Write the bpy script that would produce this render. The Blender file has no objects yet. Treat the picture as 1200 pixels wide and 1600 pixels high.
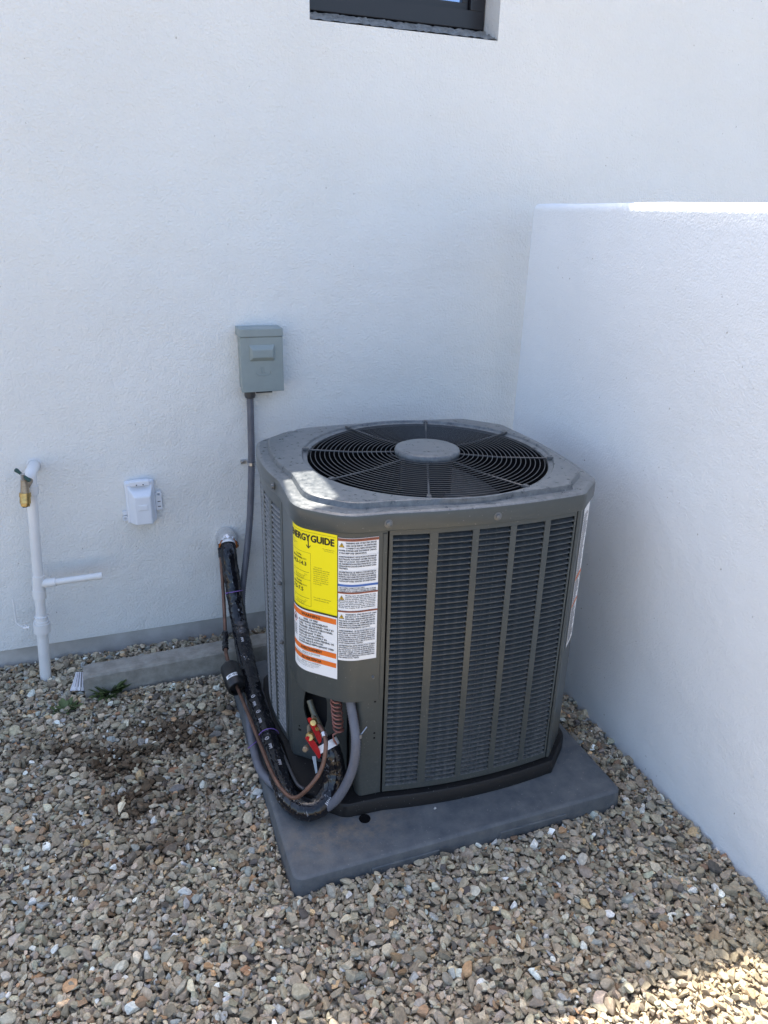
import bpy, bmesh, math, random
import numpy as np
from mathutils import Vector, Matrix

random.seed(7)
rng = np.random.default_rng(11)
S = bpy.context.scene
COL = S.collection
PI = math.pi

# ------------------------------------------------------------------ camera
cam_d = bpy.data.cameras.new('camera')
cam = bpy.data.objects.new('camera', cam_d)
COL.objects.link(cam)
S.camera = cam
cam_d.sensor_fit = 'HORIZONTAL'
cam_d.sensor_width = 36.0
cam_d.lens = 36.0 * 1154.79 / 1200.0
cam_d.clip_start = 0.05
cam_d.clip_end = 1000.0
R_ = Vector((0.93826934, -0.34501867, 0.02475397))
U_ = Vector((0.10762293, 0.35918977, 0.92703830))
F_ = Vector((0.32873690, 0.86714752, -0.37414867))
M = Matrix.Identity(4)
for i in range(3):
    M[i][0] = R_[i]; M[i][1] = U_[i]; M[i][2] = -F_[i]
M[0][3], M[1][3], M[2][3] = -1.348866, -2.278809, 1.508965
cam.matrix_world = M

# ------------------------------------------------------------------ sky, sun, exposure
SUN_EL = math.radians(57.0)
W = bpy.data.worlds.new('World')
S.world = W
W.use_nodes = True
wn = W.node_tree.nodes; wl = W.node_tree.links
wn.clear()
wo = wn.new('ShaderNodeOutputWorld'); wb = wn.new('ShaderNodeBackground'); ws = wn.new('ShaderNodeTexSky')
ws.sky_type = 'NISHITA'; ws.sun_disc = False
ws.sun_elevation = SUN_EL; ws.sun_rotation = 0.0
ws.air_density = 0.9; ws.dust_density = 3.0; ws.ozone_density = 1.0
wb.inputs['Strength'].default_value = 0.15
wl.new(ws.outputs['Color'], wb.inputs['Color']); wl.new(wb.outputs['Background'], wo.inputs['Surface'])
sd = bpy.data.lights.new('sun', 'SUN'); sd.energy = 4.6; sd.angle = math.radians(0.53); sd.color = (1.0, 0.93, 0.82)
sun = bpy.data.objects.new('sun', sd); COL.objects.link(sun)
SUN_AZ = math.radians(8.0)          # a touch from the right of straight behind the house
sun.rotation_euler = (-(PI / 2 - SUN_EL), 0, -SUN_AZ)
S.view_settings.view_transform = 'Standard'
S.view_settings.look = 'None'
S.view_settings.gamma = 1.0
S.view_settings.exposure = 1.60
S.view_settings.use_curve_mapping = False

# ------------------------------------------------------------------ material helpers
def new_mat(name):
    m = bpy.data.materials.new(name); m.use_nodes = True
    nt = m.node_tree
    return m, nt, nt.nodes['Principled BSDF'], nt.nodes, nt.links

def mat(name, col, rough=0.5, metal=0.0, noise=0.0, nscale=20.0, bump=0.0, bscale=200.0, bdist=0.001, col2=None, rough2=None, detail=4.0, spec=None):
    """plain material with optional noise between two colours and fine relief"""
    m, nt, b, N, L = new_mat(name)
    b.inputs['Base Color'].default_value = (*col, 1)
    b.inputs['Roughness'].default_value = rough
    b.inputs['Metallic'].default_value = metal
    if spec is not None: b.inputs['Specular IOR Level'].default_value = spec
    tc = N.new('ShaderNodeTexCoord')
    if noise > 0 or col2:
        n = N.new('ShaderNodeTexNoise'); n.inputs['Scale'].default_value = nscale; n.inputs['Detail'].default_value = detail
        n.inputs['Roughness'].default_value = 0.62
        L.new(tc.outputs['Object'], n.inputs['Vector'])
        r = N.new('ShaderNodeValToRGB')
        r.color_ramp.elements[0].position = 0.36; r.color_ramp.elements[1].position = 0.66
        c2 = col2 if col2 else tuple(min(1, c * (1 + noise)) for c in col)
        c1 = col if col2 else tuple(c * (1 - noise) for c in col)
        r.color_ramp.elements[0].color = (*c1, 1); r.color_ramp.elements[1].color = (*c2, 1)
        L.new(n.outputs['Fac'], r.inputs['Fac']); L.new(r.outputs['Color'], b.inputs['Base Color'])
        if rough2 is not None:
            mr = N.new('ShaderNodeMapRange'); mr.inputs['From Min'].default_value = .36; mr.inputs['From Max'].default_value = .66
            mr.inputs['To Min'].default_value = rough; mr.inputs['To Max'].default_value = rough2
            L.new(n.outputs['Fac'], mr.inputs['Value']); L.new(mr.outputs['Result'], b.inputs['Roughness'])
    if bump > 0:
        n2 = N.new('ShaderNodeTexNoise'); n2.inputs['Scale'].default_value = bscale; n2.inputs['Detail'].default_value = 3
        L.new(tc.outputs['Object'], n2.inputs['Vector'])
        bp = N.new('ShaderNodeBump'); bp.inputs['Strength'].default_value = bump; bp.inputs['Distance'].default_value = bdist
        L.new(n2.outputs['Fac'], bp.inputs['Height']); L.new(bp.outputs['Normal'], b.inputs['Normal'])
    return m

def stucco(name, col, scale, stren):
    m, nt, b, N, L = new_mat(name)
    b.inputs['Roughness'].default_value = 0.92
    b.inputs['Specular IOR Level'].default_value = 0.25
    tc = N.new('ShaderNodeTexCoord')
    big = N.new('ShaderNodeTexNoise'); big.inputs['Scale'].default_value = 2.2; big.inputs['Detail'].default_value = 5
    L.new(tc.outputs['Object'], big.inputs['Vector'])
    rp = N.new('ShaderNodeValToRGB')
    rp.color_ramp.elements[0].position = .3; rp.color_ramp.elements[1].position = .7
    rp.color_ramp.elements[0].color = (*[c * .965 for c in col], 1); rp.color_ramp.elements[1].color = (*[min(.88, c * 1.02) for c in col], 1)
    L.new(big.outputs['Fac'], rp.inputs['Fac'])
    # tiny dark pits and specks
    sp = N.new('ShaderNodeTexNoise'); sp.inputs['Scale'].default_value = 75; sp.inputs['Detail'].default_value = 2
    L.new(tc.outputs['Object'], sp.inputs['Vector'])
    sr = N.new('ShaderNodeValToRGB'); sr.color_ramp.elements[0].position = .235; sr.color_ramp.elements[1].position = .27
    sr.color_ramp.elements[0].color = (.55, .53, .5, 1); sr.color_ramp.elements[1].color = (1, 1, 1, 1)
    L.new(sp.outputs['Fac'], sr.inputs['Fac'])
    mx = N.new('ShaderNodeMix'); mx.data_type = 'RGBA'; mx.blend_type = 'MULTIPLY'; mx.inputs['Factor'].default_value = 1
    L.new(rp.outputs['Color'], mx.inputs[6]); L.new(sr.outputs['Color'], mx.inputs[7]); L.new(mx.outputs[2], b.inputs['Base Color'])
    n1 = N.new('ShaderNodeTexNoise'); n1.inputs['Scale'].default_value = scale; n1.inputs['Detail'].default_value = 2.5; n1.inputs['Roughness'].default_value = .6
    n2 = N.new('ShaderNodeTexNoise'); n2.inputs['Scale'].default_value = scale * .17; n2.inputs['Detail'].default_value = 3
    n3 = N.new('ShaderNodeTexNoise'); n3.inputs['Scale'].default_value = 5.0; n3.inputs['Detail'].default_value = 2
    for n in (n1, n2, n3): L.new(tc.outputs['Object'], n.inputs['Vector'])
    a1 = N.new('ShaderNodeMath'); a1.operation = 'MULTIPLY_ADD'; a1.inputs[1].default_value = .8
    L.new(n2.outputs['Fac'], a1.inputs[0]); L.new(n1.outputs['Fac'], a1.inputs[2])
    a2 = N.new('ShaderNodeMath'); a2.operation = 'MULTIPLY_ADD'; a2.inputs[1].default_value = 3.0
    L.new(n3.outputs['Fac'], a2.inputs[0]); L.new(a1.outputs[0], a2.inputs[2])
    bp = N.new('ShaderNodeBump'); bp.inputs['Strength'].default_value = stren; bp.inputs['Distance'].default_value = 0.0048
    L.new(a2.outputs[0], bp.inputs['Height']); L.new(bp.outputs['Normal'], b.inputs['Normal'])
    return m

def dusty_paint(name, col, dust, lo, hi, rough, scale=26.0, bump=.05, fleck=True, updust=0.0):
    """enamelled sheet metal with a dust film and little pale flecks"""
    m, nt, b, N, L = new_mat(name)
    tc = N.new('ShaderNodeTexCoord')
    n = N.new('ShaderNodeTexNoise'); n.inputs['Scale'].default_value = scale; n.inputs['Detail'].default_value = 7; n.inputs['Roughness'].default_value = .68
    L.new(tc.outputs['Object'], n.inputs['Vector'])
    mr = N.new('ShaderNodeMapRange'); mr.inputs['From Min'].default_value = .35; mr.inputs['From Max'].default_value = .7
    mr.inputs['To Min'].default_value = lo; mr.inputs['To Max'].default_value = hi
    L.new(n.outputs['Fac'], mr.inputs['Value'])
    fac = mr.outputs['Result']
    if fleck:
        v = N.new('ShaderNodeTexNoise'); v.inputs['Scale'].default_value = 190; v.inputs['Detail'].default_value = 1
        L.new(tc.outputs['Object'], v.inputs['Vector'])
        vr = N.new('ShaderNodeMapRange'); vr.inputs['From Min'].default_value = .72; vr.inputs['From Max'].default_value = .78
        vr.inputs['To Min'].default_value = 0; vr.inputs['To Max'].default_value = .6
        L.new(v.outputs['Fac'], vr.inputs['Value'])
        ad = N.new('ShaderNodeMath'); ad.operation = 'ADD'; ad.use_clamp = True
        L.new(fac, ad.inputs[0]); L.new(vr.outputs['Result'], ad.inputs[1]); fac = ad.outputs[0]
    mx = N.new('ShaderNodeMix'); mx.data_type = 'RGBA'
    mx.inputs[6].default_value = (*col, 1); mx.inputs[7].default_value = (*dust, 1)
    L.new(fac, mx.inputs['Factor']); L.new(mx.outputs[2], b.inputs['Base Color'])
    rr = N.new('ShaderNodeMapRange'); rr.inputs['To Min'].default_value = rough; rr.inputs['To Max'].default_value = min(1, rough + .45)
    L.new(fac, rr.inputs['Value']); L.new(rr.outputs['Result'], b.inputs['Roughness'])
    n2 = N.new('ShaderNodeTexNoise'); n2.inputs['Scale'].default_value = 7; n2.inputs['Detail'].default_value = 2
    L.new(tc.outputs['Object'], n2.inputs['Vector'])
    bp = N.new('ShaderNodeBump'); bp.inputs['Strength'].default_value = bump; bp.inputs['Distance'].default_value = .01
    L.new(n2.outputs['Fac'], bp.inputs['Height']); L.new(bp.outputs['Normal'], b.inputs['Normal'])
    return m

def wrap_plastic(name):
    """crinkled black plastic wrap with pale scuffs and bits of white print"""
    m, nt, b, N, L = new_mat(name)
    tc = N.new('ShaderNodeTexCoord')
    mp = N.new('ShaderNodeMapping'); mp.inputs['Scale'].default_value = (1, .55, .55); mp.inputs['Rotation'].default_value = (.5, .3, .7)
    L.new(tc.outputs['Object'], mp.inputs['Vector'])
    n = N.new('ShaderNodeTexNoise'); n.inputs['Scale'].default_value = 120; n.inputs['Detail'].default_value = 4; n.inputs['Distortion'].default_value = 1.2
    L.new(mp.outputs['Vector'], n.inputs['Vector'])
    r = N.new('ShaderNodeValToRGB'); r.color_ramp.elements[0].position = .64; r.color_ramp.elements[1].position = .70
    r.color_ramp.elements[0].color = (.008, .008, .011, 1); r.color_ramp.elements[1].color = (.3, .3, .32, 1)
    L.new(n.outputs['Fac'], r.inputs['Fac'])
    big = N.new('ShaderNodeTexNoise'); big.inputs['Scale'].default_value = 14; big.inputs['Detail'].default_value = 2
    L.new(tc.outputs['Object'], big.inputs['Vector'])
    br = N.new('ShaderNodeMapRange'); br.inputs['From Min'].default_value = .45; br.inputs['From Max'].default_value = .62
    L.new(big.outputs['Fac'], br.inputs['Value'])
    mx = N.new('ShaderNodeMix'); mx.data_type = 'RGBA'; mx.inputs[6].default_value = (.008, .008, .011, 1)
    L.new(br.outputs['Result'], mx.inputs['Factor']); L.new(r.outputs['Color'], mx.inputs[7]); L.new(mx.outputs[2], b.inputs['Base Color'])
    b.inputs['Roughness'].default_value = .13
    n2 = N.new('ShaderNodeTexNoise'); n2.noise_type = 'RIDGED_MULTIFRACTAL'; n2.inputs['Scale'].default_value = 62; n2.inputs['Detail'].default_value = 3; n2.inputs['Distortion'].default_value = 1.2
    L.new(mp.outputs['Vector'], n2.inputs['Vector'])
    bp = N.new('ShaderNodeBump'); bp.inputs['Strength'].default_value = .7; bp.inputs['Distance'].default_value = .004
    L.new(n2.outputs['Fac'], bp.inputs['Height']); L.new(bp.outputs['Normal'], b.inputs['Normal'])
    return m

M_wall = stucco('house stucco', (.79, .795, .775), 140, 1.0)
M_fence = stucco('garden wall stucco', (.80, .83, .85), 190, .6)  # cooler and lighter than the house to paint in the skylight it catches
M_found = mat('foundation concrete', (.42, .40, .37), .95, col2=(.56, .54, .51), nscale=9, bump=.5, bscale=160, bdist=.002)
M_ground = mat('bare earth', (.20, .165, .12), .98, col2=(.29, .245, .185), nscale=3, bump=.8, bscale=60, bdist=.01)
M_conc = mat('cast concrete', (.235, .22, .19), .9, col2=(.36, .34, .30), nscale=26, bump=.4, bscale=140, bdist=.002, detail=7)
M_pad = dusty_paint('pad composite', (.072, .084, .098), (.26, .255, .24), .0, .36, .55, scale=23, fleck=True)
def pad_dirt(m):
    nt = m.node_tree; N, L = nt.nodes, nt.links; b = nt.nodes['Principled BSDF']
    src = b.inputs['Base Color'].links[0].from_socket
    ge = N.new('ShaderNodeNewGeometry')
    mp = N.new('ShaderNodeMapping'); mp.inputs['Location'].default_value = (4.6, 9.1, 0); mp.inputs['Scale'].default_value = (5.0, 10.0, .01)
    L.new(ge.outputs['Position'], mp.inputs['Vector'])
    ln = N.new('ShaderNodeVectorMath'); ln.operation = 'LENGTH'; L.new(mp.outputs['Vector'], ln.inputs[0])
    mr = N.new('ShaderNodeMapRange'); mr.inputs['From Min'].default_value = 1.1; mr.inputs['From Max'].default_value = .1; L.new(ln.outputs['Value'], mr.inputs['Value'])
    n = N.new('ShaderNodeTexNoise'); n.inputs['Scale'].default_value = 38; n.inputs['Detail'].default_value = 7; n.inputs['Roughness'].default_value = .7; L.new(ge.outputs['Position'], n.inputs['Vector'])
    nr = N.new('ShaderNodeMapRange'); nr.inputs['From Min'].default_value = .40; nr.inputs['From Max'].default_value = .66; nr.inputs['To Max'].default_value = .85; L.new(n.outputs['Fac'], nr.inputs['Value'])
    mu = N.new('ShaderNodeMath'); mu.operation = 'MULTIPLY'; L.new(mr.outputs['Result'], mu.inputs[0]); L.new(nr.outputs['Result'], mu.inputs[1])
    mx = N.new('ShaderNodeMix'); mx.data_type = 'RGBA'; mx.inputs[7].default_value = (.23, .18, .13, 1)
    L.new(mu.outputs[0], mx.inputs['Factor']); L.new(src, mx.inputs[6]); L.new(mx.outputs[2], b.inputs['Base Color'])
    bp = [q for q in N if q.bl_idname == 'ShaderNodeBump'][0]
    g2 = N.new('ShaderNodeTexNoise'); g2.inputs['Scale'].default_value = 170; g2.inputs['Detail'].default_value = 3; L.new(ge.outputs['Position'], g2.inputs['Vector'])
    b2 = N.new('ShaderNodeBump'); b2.inputs['Strength'].default_value = .5; b2.inputs['Distance'].default_value = .0015
    L.new(g2.outputs['Fac'], b2.inputs['Height']); L.new(bp.outputs['Normal'], b2.inputs['Normal']); L.new(b2.outputs['Normal'], b.inputs['Normal'])
pad_dirt(M_pad)
M_paint = dusty_paint('grey enamel', (.058, .066, .064), (.20, .20, .19), 0, .05, .28, scale=30, bump=.12)
M_cap = dusty_paint('dusty grey enamel', (.076, .087, .095), (.36, .375, .38), .0, .36, .26, scale=55, bump=.10)
M_slat = dusty_paint('louvre enamel', (.052, .060, .064), (.36, .36, .35), -.08, .16, .42, scale=70, bump=.03)
def low_dust(m, zlo, zhi, amount):
    nt = m.node_tree; N, L = nt.nodes, nt.links
    mixn = [n for n in N if n.bl_idname == 'ShaderNodeMix'][0]
    src = mixn.inputs['Factor'].links[0].from_socket
    ge = N.new('ShaderNodeNewGeometry'); se = N.new('ShaderNodeSeparateXYZ'); L.new(ge.outputs['Position'], se.inputs[0])
    mr = N.new('ShaderNodeMapRange'); mr.inputs['From Min'].default_value = zhi; mr.inputs['From Max'].default_value = zlo; mr.inputs['To Min'].default_value = 0; mr.inputs['To Max'].default_value = 1
    L.new(se.outputs['Z'], mr.inputs['Value'])
    n = N.new('ShaderNodeTexNoise'); n.inputs['Scale'].default_value = 150; n.inputs['Detail'].default_value = 5; L.new(ge.outputs['Position'], n.inputs['Vector'])
    nr = N.new('ShaderNodeMapRange'); nr.inputs['From Min'].default_value = .42; nr.inputs['From Max'].default_value = .72; nr.inputs['To Max'].default_value = amount; L.new(n.outputs['Fac'], nr.inputs['Value'])
    mu = N.new('ShaderNodeMath'); mu.operation = 'MULTIPLY'; L.new(mr.outputs['Result'], mu.inputs[0]); L.new(nr.outputs['Result'], mu.inputs[1])
    ad = N.new('ShaderNodeMath'); ad.operation = 'ADD'; ad.use_clamp = True; L.new(src, ad.inputs[0]); L.new(mu.outputs[0], ad.inputs[1])
    L.new(ad.outputs[0], mixn.inputs['Factor'])
low_dust(M_slat, .08, .50, .26)
low_dust(M_paint, .06, .40, .12)
M_slat2 = mat('galvanised louvre', (.20, .21, .22), .5, .35, col2=(.30, .31, .32), nscale=90)
M_base = dusty_paint('black base enamel', (.004, .004, .005), (.25, .25, .25), -.06, .03, .6, scale=60, fleck=True)
M_dark = mat('inner black', (.006, .006, .007), .9, spec=.08)
M_coil = mat('coil fins', (.012, .014, .018), .6)
M_wire = mat('guard wire coating', (.055, .057, .06), .38, spec=.6)
M_blade = mat('fan blade metal', (.12, .125, .13), .45, .5, noise=.2, nscale=30)
M_blackw = wrap_plastic('black plastic wrap')
M_blackp = mat('black plastic', (.012, .012, .013), .38, noise=.4, nscale=60, bump=.15, bscale=90)
M_cond = mat('grey conduit pvc', (.13, .135, .16), .5, noise=.12, nscale=30)
M_fit = mat('dark fitting plastic', (.06, .06, .065), .5)
M_copper = mat('tarnished copper', (.13, .075, .055), .48, .5, col2=(.22, .12, .085), nscale=35)
M_coilcu = mat('dull red copper', (.34, .15, .12), .45, .4, noise=.2, nscale=40)
M_brass = mat('brass', (.52, .36, .14), .34, .85, noise=.25, nscale=80)
M_brassd = mat('dull brass', (.36, .29, .21), .45, .7, noise=.2, nscale=80)
M_red = mat('red plastic', (.52, .015, .02), .4)
M_yel = mat('yellow label paper', (.95, .80, .0), .5)
M_white = mat('white label paper', (.86, .86, .86), .5)
M_ink = mat('black ink', (.03, .028, .02), .6)
M_ink2 = mat('grey ink', (.05, .05, .06), .6)
M_orange = mat('orange ink', (.80, .17, .015), .5)
M_brown = mat('brown ink', (.36, .10, .045), .5)
M_blue = mat('blue ink', (.05, .14, .42), .5)
M_tri = mat('warning yellow ink', (.75, .46, .03), .5)
M_box = mat('grey green enamel', (.27, .315, .31), .42, noise=.04, nscale=20, bump=.06, bscale=60)
M_hole = mat('dark opening', (.004, .004, .004), .9)
M_pvc = mat('white pvc', (.76, .76, .75), .38, noise=.04, nscale=14)
M_whitep = mat('white cover plastic', (.74, .78, .84), .33, noise=.02)
M_green = mat('dark green handle', (.012, .055, .045), .4)
M_zinc = mat('zinc steel', (.55, .56, .58), .3, .9)
M_foil = mat('bright foil', (.75, .76, .78), .22, .9, bump=.7, bscale=80, bdist=.004)
M_orangeb = mat('orange foam', (.58, .17, .03), .7, noise=.3, nscale=60)
M_purple = mat('purple nylon', (.22, .12, .42), .5)
M_frame = mat('black window frame', (.012, .013, .018), .35)
M_mortar = mat('rough mortar', (.20, .19, .175), .95, col2=(.34, .33, .31), nscale=40, bump=1, bscale=70, bdist=.006)
M_leaf = mat('weed leaf', (.055, .085, .025), .6, col2=(.11, .15, .05), nscale=60)
M_scrap = mat('scrap plastic', (.62, .60, .63), .55, col2=(.74, .73, .74), nscale=50)
M_scrapd = mat('scrap grey', (.16, .15, .16), .7)
M_tag = mat('pale blue tag', (.42, .52, .62), .5)
M_bolt = mat('bolt head', (.15, .155, .155), .35, .4)
m, nt, b, N, L = new_mat('window glass')
b.inputs['Base Color'].default_value = (.30, .40, .58, 1); b.inputs['Roughness'].default_value = .03; b.inputs['Metallic'].default_value = .75; b.inputs['IOR'].default_value = 1.8
M_glass = m

def stone_mat():
    m, nt, b, N, L = new_mat('gravel stone')
    at = N.new('ShaderNodeAttribute'); at.attribute_type = 'INSTANCER'; at.attribute_name = 'stone_col'
    tc = N.new('ShaderNodeTexCoord')
    n = N.new('ShaderNodeTexNoise'); n.inputs['Scale'].default_value = 2.3; n.inputs['Detail'].default_value = 6; n.inputs['Roughness'].default_value = .7
    ob = N.new('ShaderNodeObjectInfo')
    ad = N.new('ShaderNodeVectorMath'); ad.operation = 'ADD'
    L.new(tc.outputs['Object'], ad.inputs[0]); L.new(ob.outputs['Random'], ad.inputs[1]); L.new(ad.outputs[0], n.inputs['Vector'])
    mr = N.new('ShaderNodeMapRange'); mr.inputs['From Min'].default_value = .3; mr.inputs['From Max'].default_value = .7
    mr.inputs['To Min'].default_value = .62; mr.inputs['To Max'].default_value = 1.25
    L.new(n.outputs['Fac'], mr.inputs['Value'])
    mx = N.new('ShaderNodeVectorMath'); mx.operation = 'SCALE'
    L.new(at.outputs['Color'], mx.inputs[0]); L.new(mr.outputs['Result'], mx.inputs['Scale']); L.new(mx.outputs[0], b.inputs['Base Color'])
    b.inputs['Roughness'].default_value = .8
    b.inputs['Specular IOR Level'].default_value = .35
    bp = N.new('ShaderNodeBump'); bp.inputs['Strength'].default_value = .35; bp.inputs['Distance'].default_value = .002
    L.new(n.outputs['Fac'], bp.inputs['Height']); L.new(bp.outputs['Normal'], b.inputs['Normal'])
    return m
M_stone = stone_mat()

# ------------------------------------------------------------------ object helpers
def tag(o, label=None, cat=None, group=None, kind=None):
    if label: o['label'] = label
    if cat: o['category'] = cat
    if group: o['group'] = group
    if kind: o['kind'] = kind
    return o

def thing(name, label, cat, loc, rz=0.0, group=None):
    o = bpy.data.objects.new(name, None); COL.objects.link(o)
    o.location = loc; o.rotation_euler = (0, 0, rz)
    o.empty_display_size = .1
    return tag(o, label, cat, group)

class MB:
    """collects vertices and faces for one mesh object"""
    def __init__(s): s.v = []; s.f = []; s.m = []
    def add(s, v, f, mi=0):
        n = len(s.v); s.v += [tuple(p) for p in v]; s.f += [tuple(i + n for i in q) for q in f]; s.m += [mi] * len(f); return s
    def box(s, x0, x1, y0, y1, z0, z1, mi=0):
        v = [(x, y, z) for z in (z0, z1) for y in (y0, y1) for x in (x0, x1)]
        return s.add(v, [(0, 2, 3, 1), (4, 5, 7, 6), (0, 1, 5, 4), (2, 6, 7, 3), (0, 4, 6, 2), (1, 3, 7, 5)], mi)
    def frustum(s, x0, x1, z0, z1, y0, X0, X1, Z0, Z1, y1):
        """raised block on a wall: base rectangle at y0, top rectangle at y1 (towards -y)"""
        v = [(x0, y0, z0), (x1, y0, z0), (x1, y0, z1), (x0, y0, z1), (X0, y1, Z0), (X1, y1, Z0), (X1, y1, Z1), (X0, y1, Z1)]
        return s.add(v, [(4, 5, 6, 7), (0, 1, 5, 4), (1, 2, 6, 5), (2, 3, 7, 6), (3, 0, 4, 7), (3, 2, 1, 0)])
    def tube(s, pts, r, n=12, cap=True, rf=None, noise=0.0):
        pts = [Vector(p) for p in pts]
        t = (pts[1] - pts[0]).normalized()
        a = t.orthogonal().normalized()
        rings = []
        for i, p in enumerate(pts):
            if i == 0: tt = pts[1] - pts[0]
            elif i == len(pts) - 1: tt = pts[-1] - pts[-2]
            else: tt = pts[i + 1] - pts[i - 1]
            tt.normalize()
            a = (a - tt * a.dot(tt)).normalized(); bb = tt.cross(a)
            rr = rf(i) if rf else r
            ring = []
            for k in range(n):
                an = 2 * PI * k / n
                q = rr * (1 + (random.uniform(-noise, noise) if noise else 0))
                ring.append(p + (a * math.cos(an) + bb * math.sin(an)) * q)
            rings.append(ring)
        v = [q for g in rings for q in g]; f = []
        for i in range(len(rings) - 1):
            for k in range(n):
                f.append((i * n + k, i * n + (k + 1) % n, (i + 1) * n + (k + 1) % n, (i + 1) * n + k))
        if cap:
            f.append(tuple(range(n - 1, -1, -1))); f.append(tuple((len(rings) - 1) * n + k for k in range(n)))
        return s.add(v, f)
    def lathe(s, c, prof, n=32, axis='z', capb=False, capt=False):
        v = []; f = []
        for r, h in prof:
            for k in range(n):
                an = 2 * PI * k / n
                p = (r * math.cos(an), r * math.sin(an), h)
                if axis == 'y': p = (p[0], h, p[1])
                if axis == 'x': p = (h, p[0], p[1])
                v.append((c[0] + p[0], c[1] + p[1], c[2] + p[2]))
        for i in range(len(prof) - 1):
            for k in range(n): f.append((i * n + k, i * n + (k + 1) % n, (i + 1) * n + (k + 1) % n, (i + 1) * n + k))
        if capb: f.append(tuple(range(n - 1, -1, -1)))
        if capt: f.append(tuple((len(prof) - 1) * n + k for k in range(n)))
        return s.add(v, f)
    def build(s, name, material, parent=None, org=(0, 0, 0), smooth=None, bevel=0.0, fixn=True):
        me = bpy.data.meshes.new(name)
        ox, oy, oz = org
        me.from_pydata([(x - ox, y - oy, z - oz) for x, y, z in s.v], [], s.f)
        mats = material if isinstance(material, (list, tuple)) else [material]
        for q in mats: me.materials.append(q)
        if len(mats) > 1: me.polygons.foreach_set('material_index', s.m)
        if fixn or bevel:
            bm = bmesh.new(); bm.from_mesh(me)
            if bevel:
                bmesh.ops.remove_doubles(bm, verts=bm.verts, dist=1e-5)
            bmesh.ops.recalc_face_normals(bm, faces=bm.faces)
            if bevel:
                es = [e for e in bm.edges if len(e.link_faces) == 2 and e.calc_face_angle(0) > .5]
                bmesh.ops.bevel(bm, geom=es, offset=bevel, segments=2, affect='EDGES', profile=.5)
            bm.to_mesh(me); bm.free()
        if smooth is not None:
            me.polygons.foreach_set('use_smooth', [True] * len(me.polygons))
            me.set_sharp_from_angle(angle=math.radians(smooth))
        me.update()
        o = bpy.data.objects.new(name, me); COL.objects.link(o)
        if parent is not None: o.parent = parent
        else: o.location = org
        return o

def spline(pts, seg):
    """Catmull-Rom through the points, then evenly spaced samples about seg apart"""
    P = [Vector(p) for p in pts]
    P = [P[0] * 2 - P[1]] + P + [P[-1] * 2 - P[-2]]
    out = []
    for i in range(1, len(P) - 2):
        for k in range(24):
            t = k / 24; a, b, c, d = P[i - 1], P[i], P[i + 1], P[i + 2]
            out.append(.5 * ((2 * b) + (c - a) * t + (2 * a - 5 * b + 4 * c - d) * t * t + (3 * b - a - 3 * c + d) * t ** 3))
    out.append(P[-2])
    res = [out[0]]; acc = 0.0
    for i in range(1, len(out)):
        acc += (out[i] - out[i - 1]).length
        if acc >= seg: res.append(out[i]); acc = 0
    if (res[-1] - out[-1]).length > 1e-4: res.append(out[-1])
    return res

def resample(pts, seg):
    """exactly even spacing along a polyline"""
    pts = [Vector(p) for p in pts]
    d = [0.0]
    for i in range(1, len(pts)): d.append(d[-1] + (pts[i] - pts[i - 1]).length)
    n = max(2, int(d[-1] / seg)); out = []; j = 0
    for k in range(n + 1):
        t = d[-1] * k / n
        while j < len(d) - 2 and d[j + 1] < t: j += 1
        u = (t - d[j]) / max(1e-9, d[j + 1] - d[j])
        out.append(pts[j].lerp(pts[j + 1], u))
    return out

# ------------------------------------------------------------------ ground and sky side of the setting
g = MB()
n = 60
gx = np.concatenate([[-400, -120, -40, -15, -6], np.linspace(-3, 1, 101), [6, 15, 40, 120, 400]])
gy = np.concatenate([[-400, -120, -40, -15, -6], np.linspace(-3, 1, 101), [6, 15, 40, 120, 400]])
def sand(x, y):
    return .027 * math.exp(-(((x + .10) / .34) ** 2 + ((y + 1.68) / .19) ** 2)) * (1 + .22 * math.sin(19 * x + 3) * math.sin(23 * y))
def ground_z(x, y):
    x = np.asarray(x, float); y = np.asarray(y, float)
    near = np.exp(-((x + 1) ** 2 + (y + .6) ** 2) / 8)
    return .009 + near * (.006 * np.sin(3.1 * x + 1.3) * np.cos(2.7 * y) + .003 * np.sin(9 * x + 4 * y)) + .018 * np.clip((y + .25) / .45, 0, 1) + .011 * np.exp(-((y + 1.09) / .10) ** 2) * np.clip((x + 1.35) / .25, 0, 1) * np.clip((.0 - x) / .2, 0, 1)
vv = [(float(x), float(y), float(ground_z(x, y)) - .020) for y in gy for x in gx]
ff = [(j * len(gx) + i, j * len(gx) + i + 1, (j + 1) * len(gx) + i + 1, (j + 1) * len(gx) + i) for j in range(len(gy) - 1) for i in range(len(gx) - 1)]
g.add(vv, ff)
tag(g.build('ground', M_ground, smooth=60), 'bare tan earth under and beyond the gravel bed', kind='structure')

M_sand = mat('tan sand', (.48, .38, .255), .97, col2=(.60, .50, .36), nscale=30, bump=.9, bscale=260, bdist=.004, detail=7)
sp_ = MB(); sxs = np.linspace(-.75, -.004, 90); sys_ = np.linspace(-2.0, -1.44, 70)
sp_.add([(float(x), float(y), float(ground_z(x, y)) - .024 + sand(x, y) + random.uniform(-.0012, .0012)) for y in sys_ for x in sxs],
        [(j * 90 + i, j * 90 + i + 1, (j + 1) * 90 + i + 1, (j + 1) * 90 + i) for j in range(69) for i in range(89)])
tag(sp_.build('sand', M_sand, smooth=60), 'tan sandy soil showing between the stones in the sunlit corner', kind='stuff')

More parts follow.
